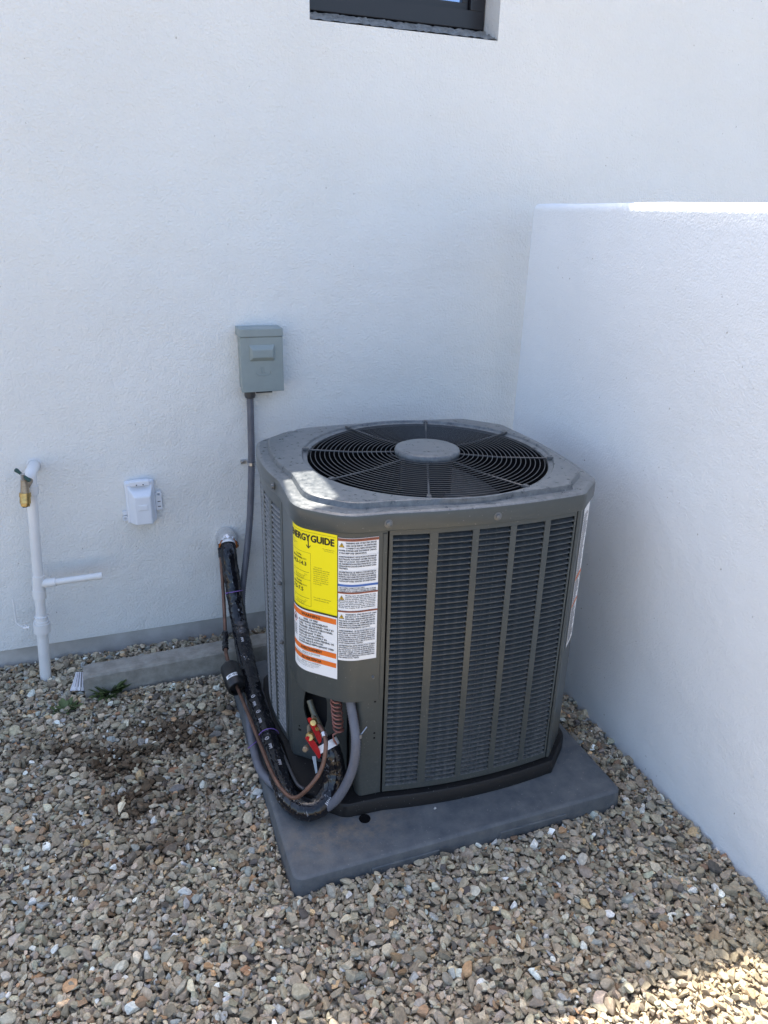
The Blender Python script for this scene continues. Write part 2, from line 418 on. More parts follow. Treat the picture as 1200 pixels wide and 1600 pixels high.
# ------------------------------------------------------------------ the house
HY = .20; HT = 2.63
house = thing('house', 'white stucco house wall with one small black framed window and grey foundation strip', 'house', (-1, HY, 0))
HO = (-1, HY, 0)
w = MB()
OX0, OX1, OZ0, OZ1 = -.684, -.061, 2.033, 2.50          # window opening
NX0, NX1, NZ, NT = -0.862, -0.738, 2.137, 2.565                        # unseen slot in the wall top, added to let the sun patch through
xs = [-3.4, NX0, NX1, OX0, OX1, 6]
zs = [.086, OZ0, NZ, OZ1, NT, HT]
DW = .36
def hole(i, j):
    xa, xb, za, zb = xs[i], xs[i + 1], zs[j], zs[j + 1]
    if xa >= OX0 and xb <= OX1 and za >= OZ0 and zb <= OZ1: return True
    if xa >= NX0 and xb <= NX1 and za >= NZ and zb <= NT: return True
    return False
def quad(p): w.add(p, [(0, 1, 2, 3)])
for i in range(len(xs) - 1):
    for j in range(len(zs) - 1):
        if hole(i, j): continue
        D = .08 if i == 1 else DW          # wall thinned at the added slot so the sun passes through
        xa, xb, za, zb = xs[i], xs[i + 1], zs[j], zs[j + 1]
        quad([(xa, HY, za), (xb, HY, za), (xb, HY, zb), (xa, HY, zb)])
        quad([(xa, HY + D, za), (xa, HY + D, zb), (xb, HY + D, zb), (xb, HY + D, za)])
        for di, dj, e in ((-1, 0, 0), (1, 0, 1), (0, -1, 2), (0, 1, 3)):
            ii, jj = i + di, j + dj
            if not (0 <= ii < len(xs) - 1 and 0 <= jj < len(zs) - 1) or hole(ii, jj) or (ii == 1 and i != 1):
                if e == 0: quad([(xa, HY, za), (xa, HY, zb), (xa, HY + D, zb), (xa, HY + D, za)])
                if e == 1: quad([(xb, HY, za), (xb, HY + D, za), (xb, HY + D, zb), (xb, HY, zb)])
                if e == 2: quad([(xa, HY, za), (xa, HY + D, za), (xb, HY + D, za), (xb, HY, za)])
                if e == 3: quad([(xa, HY, zb), (xb, HY, zb), (xb, HY + D, zb), (xa, HY + D, zb)])
w.build('wall', M_wall, house, HO, fixn=True)
MB().box(-3.4, 6, HY + DW + .002, HY + 6, HT - .25, HT).build('roof', M_found, house, HO)
MB().box(-3.4, -3.2, HY + DW + .002, HY + 6, 0, HT - .252).box(5.8, 6, HY + DW + .002, HY + 6, 0, HT - .252).box(-3.2, 5.8, HY + 5.8, HY + 6, 0, HT - .252).build('side_wall', M_wall, house, HO)
MB().box(-3.4, 6, HY + .006, HY + DW, -.12, .0855).build('foundation', M_found, house, HO)
# window
fy = HY + .10
wf = MB()
fx0, fx1, fz0, fz1 = OX0 + .006, OX1 - .003, 2.078, OZ1 - .003
fr = .052
wf.box(fx0, fx1, fy, fy + .07, fz0, fz0 + fr).box(fx0, fx1, fy, fy + .07, fz1 - fr, fz1)
wf.box(fx0, fx0 + fr, fy, fy + .07, fz0 + fr, fz1 - fr).box(fx1 - fr, fx1, fy, fy + .07, fz0 + fr, fz1 - fr)
win = wf.build('window', M_frame, house, HO, bevel=.003)
sa = MB(); a0, a1, c0, c1 = fx0 + fr + .001, fx1 - fr - .001, fz0 + fr + .001, fz1 - fr - .001; q = .022
sa.box(a0, a1, fy + .018, fy + .06, c0, c0 + q).box(a0, a1, fy + .018, fy + .06, c1 - q, c1)
sa.box(a0, a0 + q, fy + .018, fy + .06, c0 + q, c1 - q).box(a1 - q, a1, fy + .018, fy + .06, c0 + q, c1 - q)
sa.build('sash', M_frame, win, HO, bevel=.002)
MB().box(a0 + q, a1 - q, fy + .030, fy + .036, c0 + q, c1 - q).build('pane', M_glass, win, HO)
# rough mortar bed under the frame
sl = MB(); nx, ny = 70, 10
for j in range(ny + 1):
    for i in range(nx + 1):
        x = OX0 + .001 + (OX1 - OX0 - .002) * i / nx; t = j / ny
        y = HY + .004 + t * .098 + (random.uniform(-.004, .004) if j == 0 else 0)
        z = OZ0 + .004 + t * .038 + random.uniform(-.005, .005) * (1 if 0 < j < ny else .4)
        sl.v.append((x, y, z))
for j in range(ny):
    for i in range(nx): sl.f.append((j * (nx + 1) + i, j * (nx + 1) + i + 1, (j + 1) * (nx + 1) + i + 1, (j + 1) * (nx + 1) + i)); sl.m.append(0)
sl.build('sill', M_mortar, win, HO, smooth=50)['label'] = 'rough grey mortar sill'

# ------------------------------------------------------------------ low garden wall on the right
gw = MB()
TH, T0 = .20, 1.551
def wall_ring(y, s=0.0):
    """cross-section with trowelled round top edges"""
    r = .022
    pts = [(s, -.15), (s, .4), (s, .8), (s, 1.2), (s, T0 - r)]
    for k in range(1, 5):
        a = PI / 2 * k / 4; pts.append((s + r - r * math.cos(a), T0 - r + r * math.sin(a)))
    pts += [(TH * .35, T0 + .003), (TH * .65, T0 + .003)]
    for k in range(0, 5):
        a = PI / 2 * (1 - k / 4); pts.append((TH - s - r + r * math.cos(a), T0 - r + r * math.sin(a)))
    pts += [(TH - s, .8), (TH - s, -.15)]
    return [(x, y, z) for x, z in pts]
rings = []
ys = [0.0, -.004, -.011, -.02, -.035] + list(np.arange(-.10, -5.0, -.12))
ins = [.016, .007, .002, .0005, 0] + [0] * 100
for i, y in enumerate(ys):
    rg = wall_ring(float(y), ins[i])
    # slight trowel waviness
    rg = [(x + (.0016 * math.sin(z * 6.1 + y * 2.0) + .0010 * math.sin(z * 13 + 1)) * (1 if x < .1 else 0), yy, z + .0015 * math.sin(yy * 9) * (1 if z > 1.4 else 0)) for x, yy, z in rg]
    rings.append(rg)
k = len(rings[0])
for rg in rings: gw.v += rg
for i in range(len(rings) - 1):
    for q in range(k - 1): gw.f.append((i * k + q, i * k + q + 1, (i + 1) * k + q + 1, (i + 1) * k + q)); gw.m.append(0)
gw.f.append(tuple(range(k))); gw.m.append(0); gw.f.append(tuple((len(rings) - 1) * k + q for q in range(k - 1, -1, -1))); gw.m.append(0)
tag(gw.build('garden_wall', M_fence, smooth=50), 'low white stucco wall with rounded top beside the air conditioner', 'wall', kind='thing')

# ------------------------------------------------------------------ equipment pad
PADZ = .06
PX0, PX1, PY0, PY1 = -1.068, -.154, -1.019, -.090
def rrect(x0, x1, y0, y1, r, n=6):
    out = []
    for cx, cy, a0 in ((x1 - r, y0 + r, -PI / 2), (x1 - r, y1 - r, 0), (x0 + r, y1 - r, PI / 2), (x0 + r, y0 + r, PI)):
        for k in range(n + 1):
            a = a0 + PI / 2 * k / n; out.append((cx + r * math.cos(a), cy + r * math.sin(a)))
    return out
def padring(d, z, r=.022): return [(x, y, z) for x, y in rrect(PX0 - d, PX1 + d, PY0 - d, PY1 + d, r + d)]
pd = MB(); lv = [(.010, -.04), (.006, .012), (.004, .048), (.002, .0555), (-.003, .059), (-.008, PADZ)]
kk = len(padring(0, 0))
for d, z in lv: pd.v += padring(d, z)
for i in range(len(lv) - 1):
    for q in range(kk): pd.f.append((i * kk + q, i * kk + (q + 1) % kk, (i + 1) * kk + (q + 1) % kk, (i + 1) * kk + q)); pd.m.append(0)
pd.f.append(tuple((len(lv) - 1) * kk + q for q in range(kk))); pd.m.append(0)
padc = ((PX0 + PX1) / 2, (PY0 + PY1) / 2, 0)
pad = pd.build('equipment_pad', M_pad, None, padc, smooth=35)
tag(pad, 'dark blue grey composite pad lying on the gravel under the air conditioner', 'pad')
# shallow ledges along the front edge and the small moulded drain hole
for xa, xb in ((-.88, -.70), (-.53, -.33)): MB().box(xa, xb, PY0 - .0085, PY0 - .002, .006, .036).build('edge_rib', M_pad, pad, padc, bevel=.002)
MB().lathe((-.854, -.893, PADZ + .0012), [(.015, 0), (.015, .0012), (.012, .0012), (.010, -.0005), (.0001, -.0005)], 20).build('drain_hole', M_dark, pad, padc, smooth=40)

# ------------------------------------------------------------------ text helper (built-in font, flat print as thin geometry)
_tc = {}
def text_geo(s, res=1):
    if (s, res) in _tc: return _tc[(s, res)]
    cu = bpy.data.curves.new('tmp', 'FONT'); cu.body = s; cu.size = 1.0; cu.resolution_u = res; cu.fill_mode = 'FRONT'
    o = bpy.data.objects.new('tmp', cu)
    me = o.to_mesh()
    v = np.array([p.co[:2] for p in me.vertices]) if len(me.vertices) else np.zeros((0, 2)); f = [tuple(p.vertices) for p in me.polygons]
    o.to_mesh_clear(); bpy.data.objects.remove(o); bpy.data.curves.remove(cu)
    _tc[(s, res)] = (v, f)
    return v, f

# ------------------------------------------------------------------ air conditioner
AC = (-.5875, -.528, PADZ); ACR = -.0424
ac = thing('air_conditioner', 'large dark grey outdoor air conditioner with louvred sides and round fan grille on top', 'air conditioner', AC, ACR)
Z = lambda z: z - PADZ
AO = (0, 0, PADZ)
HL, HR, HD = .390, .378, .342
VX, VXR, VY = .292, .294, .256
SFL, SFR = -.197, .288            # seams on the front face
SLB = -.078                        # seam on the left face
B_F, B_S = .020, .020              # bulge of the faces
ZB, ZT = .104, .857                # bottom and top of the cladding
def yfront(x, off=0.0): c, h = (SFL + SFR) / 2, (SFR - SFL) / 2; return -(HD + off + B_F * max(0, 1 - ((x - c) / h) ** 2))
def yback(x, off=0.0): return HD + off + B_F * max(0, 1 - (x / .29) ** 2)
def xleft(y, off=0.0): c, h = (SLB + .256) / 2, (.256 - SLB) / 2; return -(HL + off + B_S * max(0, 1 - ((y - c) / h) ** 2))
def xright(y, off=0.0): return HR + off + B_S * max(0, 1 - (y / .25) ** 2)
def fillet(pts, r, n=5):
    out = [Vector(pts[0])]
    for i in range(1, len(pts) - 1):
        p, a, b_ = Vector(pts[i]), Vector(pts[i - 1]), Vector(pts[i + 1])
        da, db = (a - p).normalized(), (b_ - p).normalized()
        t = min(r, (a - p).length * .45, (b_ - p).length * .45)
        q0, q1 = p + da * t, p + db * t
        for k in range(n + 1):
            u = k / n; out.append(q0 * (1 - u) ** 2 + p * 2 * u * (1 - u) + q1 * u * u)
    out.append(Vector(pts[-1]))
    return out
def outline(off=0.0, cham=0.0, rd=.02):
    """closed outline of the unit, anticlockwise from the front-left seam"""
    k = .414 * off - cham
    P = []
    for x in np.linspace(SFL, SFR, 13): P.append((x, yfront(x, off)))
    P += [(VXR + k, -(HD + off)), (HR + off, -(VY + k))]
    for y in np.linspace(-.22, .22, 11): P.append((xright(y, off), y))
    P += [(HR + off, VY + k), (VXR + k, HD + off)]
    for x in np.linspace(.25, -.25, 11): P.append((x, yback(x, off)))
    P += [(-VX - k, HD + off), (-HL - off, VY + k)]
    for y in np.linspace(.24, SLB, 9): P.append((xleft(y, off), y))
    P += [(-HL - off, -VY - k), (-VX - k, -(HD + off))]
    Q = fillet(P + [P[0]], rd, 4)
    return [(p[0], p[1]) for p in Q[:-1]]

# base pan
bp_ = MB(); o1 = outline(.018); o2 = outline(.014)
nn = len(o1)
bp_.v += [(x, y, Z(PADZ + .001)) for x, y in o1] + [(x, y, Z(.096)) for x, y in o1] + [(x, y, Z(.101)) for x, y in o2]
for j in range(2):
    for i in range(nn): bp_.f.append((j * nn + i, j * nn + (i + 1) % nn, (j + 1) * nn + (i + 1) % nn, (j + 1) * nn + i)); bp_.m.append(0)
bp_.f.append(tuple(2 * nn + i for i in range(nn))); bp_.m.append(0)
bp_.build('base_pan', M_base, ac, smooth=40)

def sheet(path, z0, z1, th, nz=1):
    """upright bent sheet with thickness along a plan path (outward = right of travel)"""
    mb = MB(); path = [Vector((p[0], p[1], 0)) for p in path]; n = len(path)
    nor = []
    for i in range(n):
        a = path[max(0, i - 1)]; b_ = path[min(n - 1, i + 1)]; t = (b_ - a).normalized(); nor.append(Vector((t.y, -t.x, 0)))
    zs_ = z0 if isinstance(z0, list) else [z0] * n
    for i in range(n):
        p, q = path[i], path[i] - nor[i] * th
        mb.v += [(p.x, p.y, Z(zs_[i])), (p.x, p.y, Z(z1)), (q.x, q.y, Z(z1)), (q.x, q.y, Z(zs_[i]))]
    for i in range(n - 1):
        for a, b_ in ((0, 1), (1, 2), (2, 3), (3, 0)):
            mb.f.append((i * 4 + a, (i + 1) * 4 + a, (i + 1) * 4 + b_, i * 4 + b_)); mb.m.append(0)
    mb.f.append((0, 1, 2, 3)); mb.f.append(((n - 1) * 4 + 3, (n - 1) * 4 + 2, (n - 1) * 4 + 1, (n - 1) * 4)); mb.m += [0, 0]
    return mb

# --- louvred panels: solid bars and margins, and slats that slope inward between them
def louvre_panel(name, fn, u0, u1, cols, z0, z1, rows, parent, single):
    """fn(u, d) -> plan point at u along the face, d metres inward"""
    zb, zt = ZB + .002, ZT - .002
    bars = []
    edges = [u0 + .0025] + [e for c in cols for e in c] + [u1 - .0025]
    pm = MB()
    def block(ua, ub, za, zb_, ns):
        th = .004
        us = np.linspace(ua, ub, ns + 1); base = len(pm.v)
        for u in us:
            for d, z in ((0, za), (0, zb_), (th, zb_), (th, za)):
                x, y = fn(u, d); pm.v.append((x, y, Z(z)))
        for i in range(ns):
            for a, b_ in ((0, 1), (1, 2), (2, 3), (3, 0)):
                pm.f.append((base + i * 4 + a, base + (i + 1) * 4 + a, base + (i + 1) * 4 + b_, base + i * 4 + b_)); pm.m.append(0)
        pm.f.append((base, base + 1, base + 2, base + 3)); e = base + ns * 4; pm.f.append((e + 3, e + 2, e + 1, e)); pm.m += [0, 0]
    block(edges[0], edges[-1], z1, zt, 14)
    block(edges[0], edges[-1], zb, z0, 14)
    for i in range(0, len(edges), 2): block(edges[i], edges[i + 1], z0 + .0002, z1 - .0002, 2)
    panel = pm.build(name, M_paint, parent, smooth=30)
    pitch = (z1 - z0) / rows
    prof = [(-.0004, -.0002), (-.0004, .0024), (.0060, .0050), (.0180, .0106), (.0180, .0096), (.006, .0038), (.0013, .0003)]
    allm = MB()
    for c0, c1 in cols:
        us = np.linspace(c0 + .0002, c1 - .0002, 5)
        sm = MB(); npf = len(prof)
        for ui, u in enumerate(us):
            for d, h in prof:
                # slat ends pinch in a little, as pressed metal does
                x, y = fn(u, d + (.0 if 0 < ui < 4 else .0004)); sm.v.append((x, y, h))
        for i in range(4):
            for a in range(npf):
                b_ = (a + 1) % npf; sm.f.append((i * npf + a, (i + 1) * npf + a, (i + 1) * npf + b_, i * npf + b_)); sm.m.append(0)
        sm.f.append(tuple(range(npf))); sm.f.append(tuple(4 * npf + q for q in range(npf - 1, -1, -1))); sm.m += [0, 0]
        if single:
            proto = None
            for r_ in range(rows):
                if proto is None: proto = sm.build('louvre_slat', M_slat, panel, smooth=30); o = proto
                else: o = proto.copy(); COL.objects.link(o); o.parent = panel
                o.location = (0, 0, Z(z0 + r_ * pitch + .0006))
        else:
            for r_ in range(rows):
                dz = Z(z0 + r_ * pitch + .0006)
                allm.add([(x, y, z + dz) for x, y, z in sm.v], sm.f)
    if not single:
        o = allm.build('louvre_slats', M_slat2, panel, smooth=30); o['kind'] = 'stuff'
    return panel
COLS = [(-.187, -.102), (-.082, .002), (.018, .099), (.115, .193), (.209, .280)]
LZ0, LZ1 = .123, .839
louvre_panel('front_panel', lambda u, d: (u, yfront(u) + d), SFL, SFR, COLS, LZ0, LZ1, 50, ac, True)
lc = [(-.063 + i * .081, -.063 + i * .081 + .064) for i in range(4)]
louvre_panel('left_panel', lambda u, d: (xleft(u) + d, u), SLB, .256, lc, LZ0, .815, 50, ac, False)
# right and back panels: mostly hidden; plain bent sheets with a corner post
sheet([(xright(y), y) for y in np.linspace(-.245, .25, 10)], ZB, ZT - .002, .004).build('right_panel', M_paint, ac, smooth=30)
sheet([(x, yback(x)) for x in np.linspace(.285, -.285, 10)], ZB, ZT - .002, .004).build('back_panel', M_paint, ac, smooth=30)
# corner posts
sheet(fillet([(SFR + .001, -HD), (VXR + .004, -HD), (HR, -VY), (HR, -.247)], .02), ZB, ZT - .001, .004).build('corner_post', M_paint, ac, smooth=40)
sheet(fillet([(HR, .252), (HR, VY), (VXR, HD), (.287, HD)], .02), ZB, ZT - .001, .004).build('corner_post', M_paint, ac, smooth=40)
sheet(fillet([(-.287, HD), (-VX, HD), (-HL, VY), (-HL, .257)], .02), ZB, ZT - .001, .004).build('corner_post', M_paint, ac, smooth=40)
# access cover round the front-left corner
CP = fillet([(-HL, SLB - .002), (-HL, -VY), (-VX, -HD), (SFL - .002, -HD)], .034, 8)
CPd = [0.0]
for i in range(1, len(CP)): CPd.append(CPd[-1] + (CP[i] - CP[i - 1]).length)
CL = CPd[-1]
def cpos(s, off=0.0):
    s = max(0, min(CL, s)); j = 0
    while j < len(CPd) - 2 and CPd[j + 1] < s: j += 1
    u = (s - CPd[j]) / (CPd[j + 1] - CPd[j]); p = CP[j].lerp(CP[j + 1], u)
    def nrm(i):
        a, b_ = CP[max(0, i - 1)], CP[min(len(CP) - 1, i + 1)]; t = (b_ - a).normalized(); return Vector((t.y, -t.x))
    nv = (nrm(j) * (1 - u) + nrm(j + 1) * u).normalized()
    return p + nv * off
CZ0 = .402
cpath = [cpos(CL * i / 60) for i in range(61)]
zb_ = [CZ0 - .03 * max(0, 1 - (i / 60) / .22) ** 1.5 for i in range(61)]
cover = sheet(cpath, zb_, ZT - .001, .003).build('access_cover', M_paint, ac, smooth=40)
# thin upright hem beside the front seam
sheet([(SFL - .0125, -HD - .0022), (SFL - .0035, -HD - .0022)], CZ0, ZT - .012, .0015).build('cover_hem', M_paint, ac)
# lower front strip right of the valve recess, with its return into the recess
strip = sheet(fillet([(-.255, -.235), (-.263, -HD + .02), (-.255, -HD + .002), (SFL - .002, -HD + .002)], .01), ZB, CZ0 + .03, .003)
strip.build('recess_strip', M_paint, ac, smooth=40)
for zz in (.393, .298, .283): MB().lathe((SFL - .022, -HD + .0012, Z(zz)), [(.0028, 0), (.0028, .0006), (.0001, .0006)][::-1], 10, 'y').build('screw_hole', M_hole, ac)
# recess back panel with an octagonal valve opening
A = Vector((-.387, SLB - .055)); C2 = Vector((-.262, -.236)); du = (C2 - A).normalized(); LA = (C2 - A).length
def rp(u, z, off=0.0):
    p = A + du * u + Vector((du.y, -du.x)) * off
    return (p.x, p.y, Z(z))
hs = [(.036, .300), (.040, .325), (.052, .345), (.075, .350), (.096, .338), (.104, .31), (.104, .25), (.096, .222), (.070, .205), (.047, .222), (.038, .25), (.034, .275)]
bm = bmesh.new()
ov = [bm.verts.new(rp(u, z)) for u, z in ((0, ZB), (LA, ZB), (LA, .46), (0, .46))]
hv = [bm.verts.new(rp(u, z)) for u, z in hs]
ed = [bm.edges.new((ov[i], ov[(i + 1) % 4])) for i in range(4)] + [bm.edges.new((hv[i], hv[(i + 1) % len(hv)])) for i in range(len(hv))]
bmesh.ops.triangle_fill(bm, edges=ed, use_beauty=True)
hv2 = [bm.verts.new(rp(u, z, -.006)) for u, z in hs]
for i in range(len(hv)): j = (i + 1) % len(hv); bm.faces.new((hv[i], hv[j], hv2[j], hv2[i]))
me = bpy.data.meshes.new('valve_panel'); bm.to_mesh(me); bm.free(); me.materials.append(M_paint)
vp = bpy.data.objects.new('valve_panel', me); COL.objects.link(vp); vp.parent = ac
hb = MB(); hb.add([rp(u, z, .0008) for u, z in ((.017, .198), (.026, .198), (.026, .191), (.017, .191))], [(0, 1, 2, 3)])
hb.add([rp(.0205 + .0028 * math.cos(a), .207 + .0028 * math.sin(a), .0008) for a in np.linspace(0, 2 * PI, 9)[:-1]], [tuple(range(8))])
hb.build('slot', M_hole, vp)
sheet([(-HL + .001, SLB - .002), (-HL + .001, SLB - .04), (-HL + .004, SLB - .056)], ZB, .40, .003).build('recess_jamb', M_paint, ac)
# dark coil core and shroud inside
FC = (.022, .0); FR = .322
core = MB(); oc = outline(-.030)
oc = [p for p in oc if not (p[0] < -.19 and p[1] < -.06)]
oc2 = []
for p in oc: oc2.append(p)
# the core stops short of the valve recess
n1 = len(oc2)
core.v += [(x, y, Z(ZB)) for x, y in oc2] + [(x, y, Z(.84)) for x, y in oc2]
for i in range(n1): core.f.append((i, (i + 1) % n1, n1 + (i + 1) % n1, n1 + i)); core.m.append(0)
core.build('coil', M_coil, ac)
sh = MB().lathe((FC[0], FC[1], 0), [(FR - .001, Z(.898)), (FR - .006, Z(.84)), (FR - .012, Z(.70)), (.27, Z(.45)), (.0005, Z(.45))], 64)
sh.build('fan_shroud', M_dark, ac, smooth=50)

# --- top cover: rim, raised shoulder, dished ring round the fan opening
NA = 240
angs = [2 * PI * i / NA for i in range(NA)]
def radial(poly, ang):
    dx, dy = math.cos(ang), math.sin(ang); best = 0
    for i in range(len(poly)):
        ax, ay = poly[i][0] - FC[0], poly[i][1] - FC[1]; bx, by = poly[(i + 1) % len(poly)][0] - FC[0], poly[(i + 1) % len(poly)][1] - FC[1]
        ex, ey = bx - ax, by - ay; den = dx * ey - dy * ex
        if abs(den) < 1e-12: continue
        t = (ax * ey - ay * ex) / den; u = (ax * dy - ay * dx) / den
        if -1e-6 <= u <= 1 + 1e-6 and t > best: best = t
    return best
caps = [(.0, .853, 0), (.0075, .8535, 0), (.009, .857, 0), (.009, .887, 0), (.0065, .8945, 0), (.001, .8978, 0), (-.004, .8984, 0), (-.023, .8986, .010), (-.0240, .8990, .011), (-.0275, .9108, .014), (-.0290, .9118, .015), (-.033, .9122, .016)]
radii = []
for off, z, ch in caps:
    po = outline(off, ch, .045); radii.append([radial(po, a) for a in angs])
circ = [(.340, .9122), (.337, .9112), (.334, .9065), (FR + .004, .9045), (FR + .001, .903), (FR, .899), (FR + .002, .865)]
loops = []
for (off, z, ch), rr in zip(caps, radii): loops.append((rr, z))
for r, z in circ: loops.append(([r] * NA, z))
# keep every loop outside the next one
fin = [list(rr) for rr, z in loops]
ci = len(caps)
for li in range(ci - 1, -1, -1):
    if li >= 6: fin[li] = [max(a, b_ + .0012) for a, b_ in zip(fin[li], fin[li + 1])]
tp = MB()
for (rr0, z), rr in zip(loops, fin):
    tp.v += [(FC[0] + r * math.cos(a), FC[1] + r * math.sin(a), Z(z)) for r, a in zip(rr, angs)]
for j in range(len(loops) - 1):
    for i in range(NA): tp.f.append((j * NA + i, j * NA + (i + 1) % NA, (j + 1) * NA + (i + 1) % NA, (j + 1) * NA + i)); tp.m.append(1 if j < 4 else 0)
top = tp.build('top_cover', [M_cap, M_paint], ac, smooth=38)
# screws along the skirt
def bolt(p, nrm, r=.0075, name='bolt'):
    nv = Vector(nrm).normalized(); a = nv.orthogonal().normalized(); b_ = nv.cross(a); p = Vector(p); mb = MB()
    pr = [(r * 1.35, 0), (r * 1.35, .0012), (r * .95, .002), (r * .9, .0055), (r * .6, .0066), (.0002, .0066)]
    for i, (q, h) in enumerate(pr):
        for k in range(12):
            an = 2 * PI * k / 12; qq = q * (1 if i < 2 or k % 2 else .96)
            mb.v.append(tuple(p + nv * h + a * qq * math.cos(an) + b_ * qq * math.sin(an)))
    for i in range(len(pr) - 1):
        for k in range(12): mb.f.append((i * 12 + k, i * 12 + (k + 1) % 12, (i + 1) * 12 + (k + 1) % 12, (i + 1) * 12 + k)); mb.m.append(0)
    return mb.build(name, M_bolt, ac, smooth=40)
bolt((SFL - .004, -HD - .0085, Z(.872)), (0, -1, 0))
bolt((.057, yfront(.057, .0085), Z(.871)), (0, -1, 0))
bolt((xleft(-.05, .0085), -.05, Z(.872)), (-1, 0, 0))
bolt((HR + .006, -.24, Z(.872)), (1, -.2, 0))
bolt((xleft(-.05), -.052, Z(.60)), (-1, 0, 0), .005, 'screw')
bolt((xleft(-.05), -.052, Z(.42)), (-1, 0, 0), .005, 'screw')
bolt((SFL - .03, -HD, Z(.468)), (0, -1, 0), .003, 'screw')

# --- fan guard, hub cap, motor, blades
guard = MB()
ST = -112.5 * PI / 180 - ACR
RI = [.100 + i * (.314 - .100) / 17 for i in range(18)]
def gz(r): return .906 + .014 * max(0, (1 - r / .32))
def rod(mb, p0, p1, r, n=6): return mb.tube([p0, p1], r, n)
for i in range(8):
    a = ST + i * PI / 4; ca, sa_ = math.cos(a), math.sin(a)
    rod(guard, (FC[0] + .05 * ca, FC[1] + .05 * sa_, Z(gz(.05) - .004)), (FC[0] + .20 * ca, FC[1] + .20 * sa_, Z(gz(.20) - .004)), .0027)
    rod(guard, (FC[0] + .20 * ca, FC[1] + .20 * sa_, Z(gz(.20) - .004)), (FC[0] + .333 * ca, FC[1] + .333 * sa_, Z(gz(.333) + .0035)), .0027)
guard_o = guard.build('fan_guard', M_wire, ac, smooth=60)
for r in RI:
    rg = MB(); pts = [(FC[0] + r * math.cos(t), FC[1] + r * math.sin(t), Z(gz(r))) for t in np.linspace(0, 2 * PI, 97)]
    rg.tube(pts, .00125, 6, cap=False).build('guard_ring', M_wire, guard_o, smooth=60)
for i in range(8):
    a = ST + i * PI / 4; c = (FC[0] + .331 * math.cos(a), FC[1] + .331 * math.sin(a), Z(.9105))
    cl = MB(); t = Vector((-math.sin(a), math.cos(a), 0)); rd = Vector((math.cos(a), math.sin(a), 0))
    vs = []
    for sx, sy, h in ((-1, -1, -.003), (1, -1, -.003), (1, 1, -.003), (-1, 1, -.003), (-.7, -.8, .004), (.7, -.8, .004), (.7, .8, .004), (-.7, .8, .004)):
        vs.append(tuple(Vector(c) + rd * .011 * sx + t * .0065 * sy + Vector((0, 0, h))))
    cl.add(vs, [(4, 5, 6, 7), (0, 1, 5, 4), (1, 2, 6, 5), (2, 3, 7, 6), (3, 0, 4, 7), (3, 2, 1, 0)]).build('guard_clip', M_wire, guard_o, bevel=.0012)
MB().lathe((FC[0], FC[1], 0), [(.085, Z(.905)), (.0885, Z(.912)), (.089, Z(.920)), (.086, Z(.9265)), (.080, Z(.929)), (.04, Z(.931)), (.0004, Z(.9315))], 64).build('motor_cap', M_cap, guard_o, smooth=60)
fan = MB().lathe((FC[0], FC[1], 0), [(.0004, Z(.76)), (.068, Z(.76)), (.07, Z(.80)), (.07, Z(.885)), (.05, Z(.9)), (.0004, Z(.9))], 32).build('fan_motor', M_coil, ac, smooth=50)
for kx in range(3):
    bl = MB(); a0 = ST + .55 + kx * 2 * PI / 3; nr, na = 8, 12
    for layer in (0, 1):
        for i in range(nr + 1):
            r = .06 + (.300 - .06) * i / nr; half = .30 + .36 * (i / nr)
            for j in range(na + 1):
                s = (j / na) * 2 - 1; a = a0 + s * half + .25 * (i / nr)
                z = .775 + s * .042 + .008 * (1 - s * s) - layer * .0015
                bl.v.append((FC[0] + r * math.cos(a), FC[1] + r * math.sin(a), Z(z)))
    o_ = (nr + 1) * (na + 1)
    for i in range(nr):
        for j in range(na):
            q = (i * (na + 1) + j, i * (na + 1) + j + 1, (i + 1) * (na + 1) + j + 1, (i + 1) * (na + 1) + j)
            bl.f.append(q); bl.f.append(tuple(o_ + x for x in q[::-1])); bl.m += [0, 0]
    bl.build('fan_blade', M_blade, ac, smooth=60, fixn=False)

# --- labels on the access cover
S_Y0, S_Y1 = .140, .2765
def label_sheet(name, s0, s1, z0, z1, material, off, parent, wav=None, n=24):
    mb = MB()
    for i in range(n + 1):
        s = s0 + (s1 - s0) * i / n
        for z in (z0, z1):
            p = cpos(s, off); mb.v.append((p.x, p.y, Z(z)))
    for i in range(n): mb.f.append((2 * i, 2 * i + 2, 2 * i + 3, 2 * i + 1)); mb.m.append(0)
    return mb.build(name, material, parent, smooth=60, fixn=False)
class Print:
    """flat print on the cover: text and rules placed by (s, z)"""
    def __init__(s, off): s.mb = MB(); s.off = off
    def pt(s, u, z): p = cpos(u, s.off); return (p.x, p.y, Z(z))
    def text(s, t, u, z, h, width=None, maxw=None, align='l', bold=0.0, res=1):
        v, f = text_geo(t, res)
        if not len(v): return
        k = h / .70; w_ = (v[:, 0].max() - v[:, 0].min()) * k; kx = k
        if width: kx = k * width / w_; w_ = width
        elif maxw and w_ > maxw: kx = k * maxw / w_; w_ = maxw
        u0 = u - (w_ / 2 if align == 'c' else 0) - v[:, 0].min() * kx
        for dx, dz in (((0, 0),) if not bold else ((-bold, 0), (bold, 0), (0, bold * .8), (0, -bold * .8))):
            s.mb.add([s.pt(u0 + p[0] * kx + dx, z + p[1] * k + dz) for p in v], f)
    def rect(s, u0, u1, z0, z1):
        n = max(1, int((u1 - u0) / .006)); v = []
        for i in range(n + 1):
            for z in (z0, z1): v.append(s.pt(u0 + (u1 - u0) * i / n, z))
        s.mb.add(v, [(2 * i, 2 * i + 2, 2 * i + 3, 2 * i + 1) for i in range(n)])
    def poly(s, pts): s.mb.add([s.pt(u, z) for u, z in pts], [tuple(range(len(pts)))])
    def build(s, name, material, parent): return s.mb.build(name, material, parent, fixn=False)
O1, O2, O3 = .0010, .0016, .0021
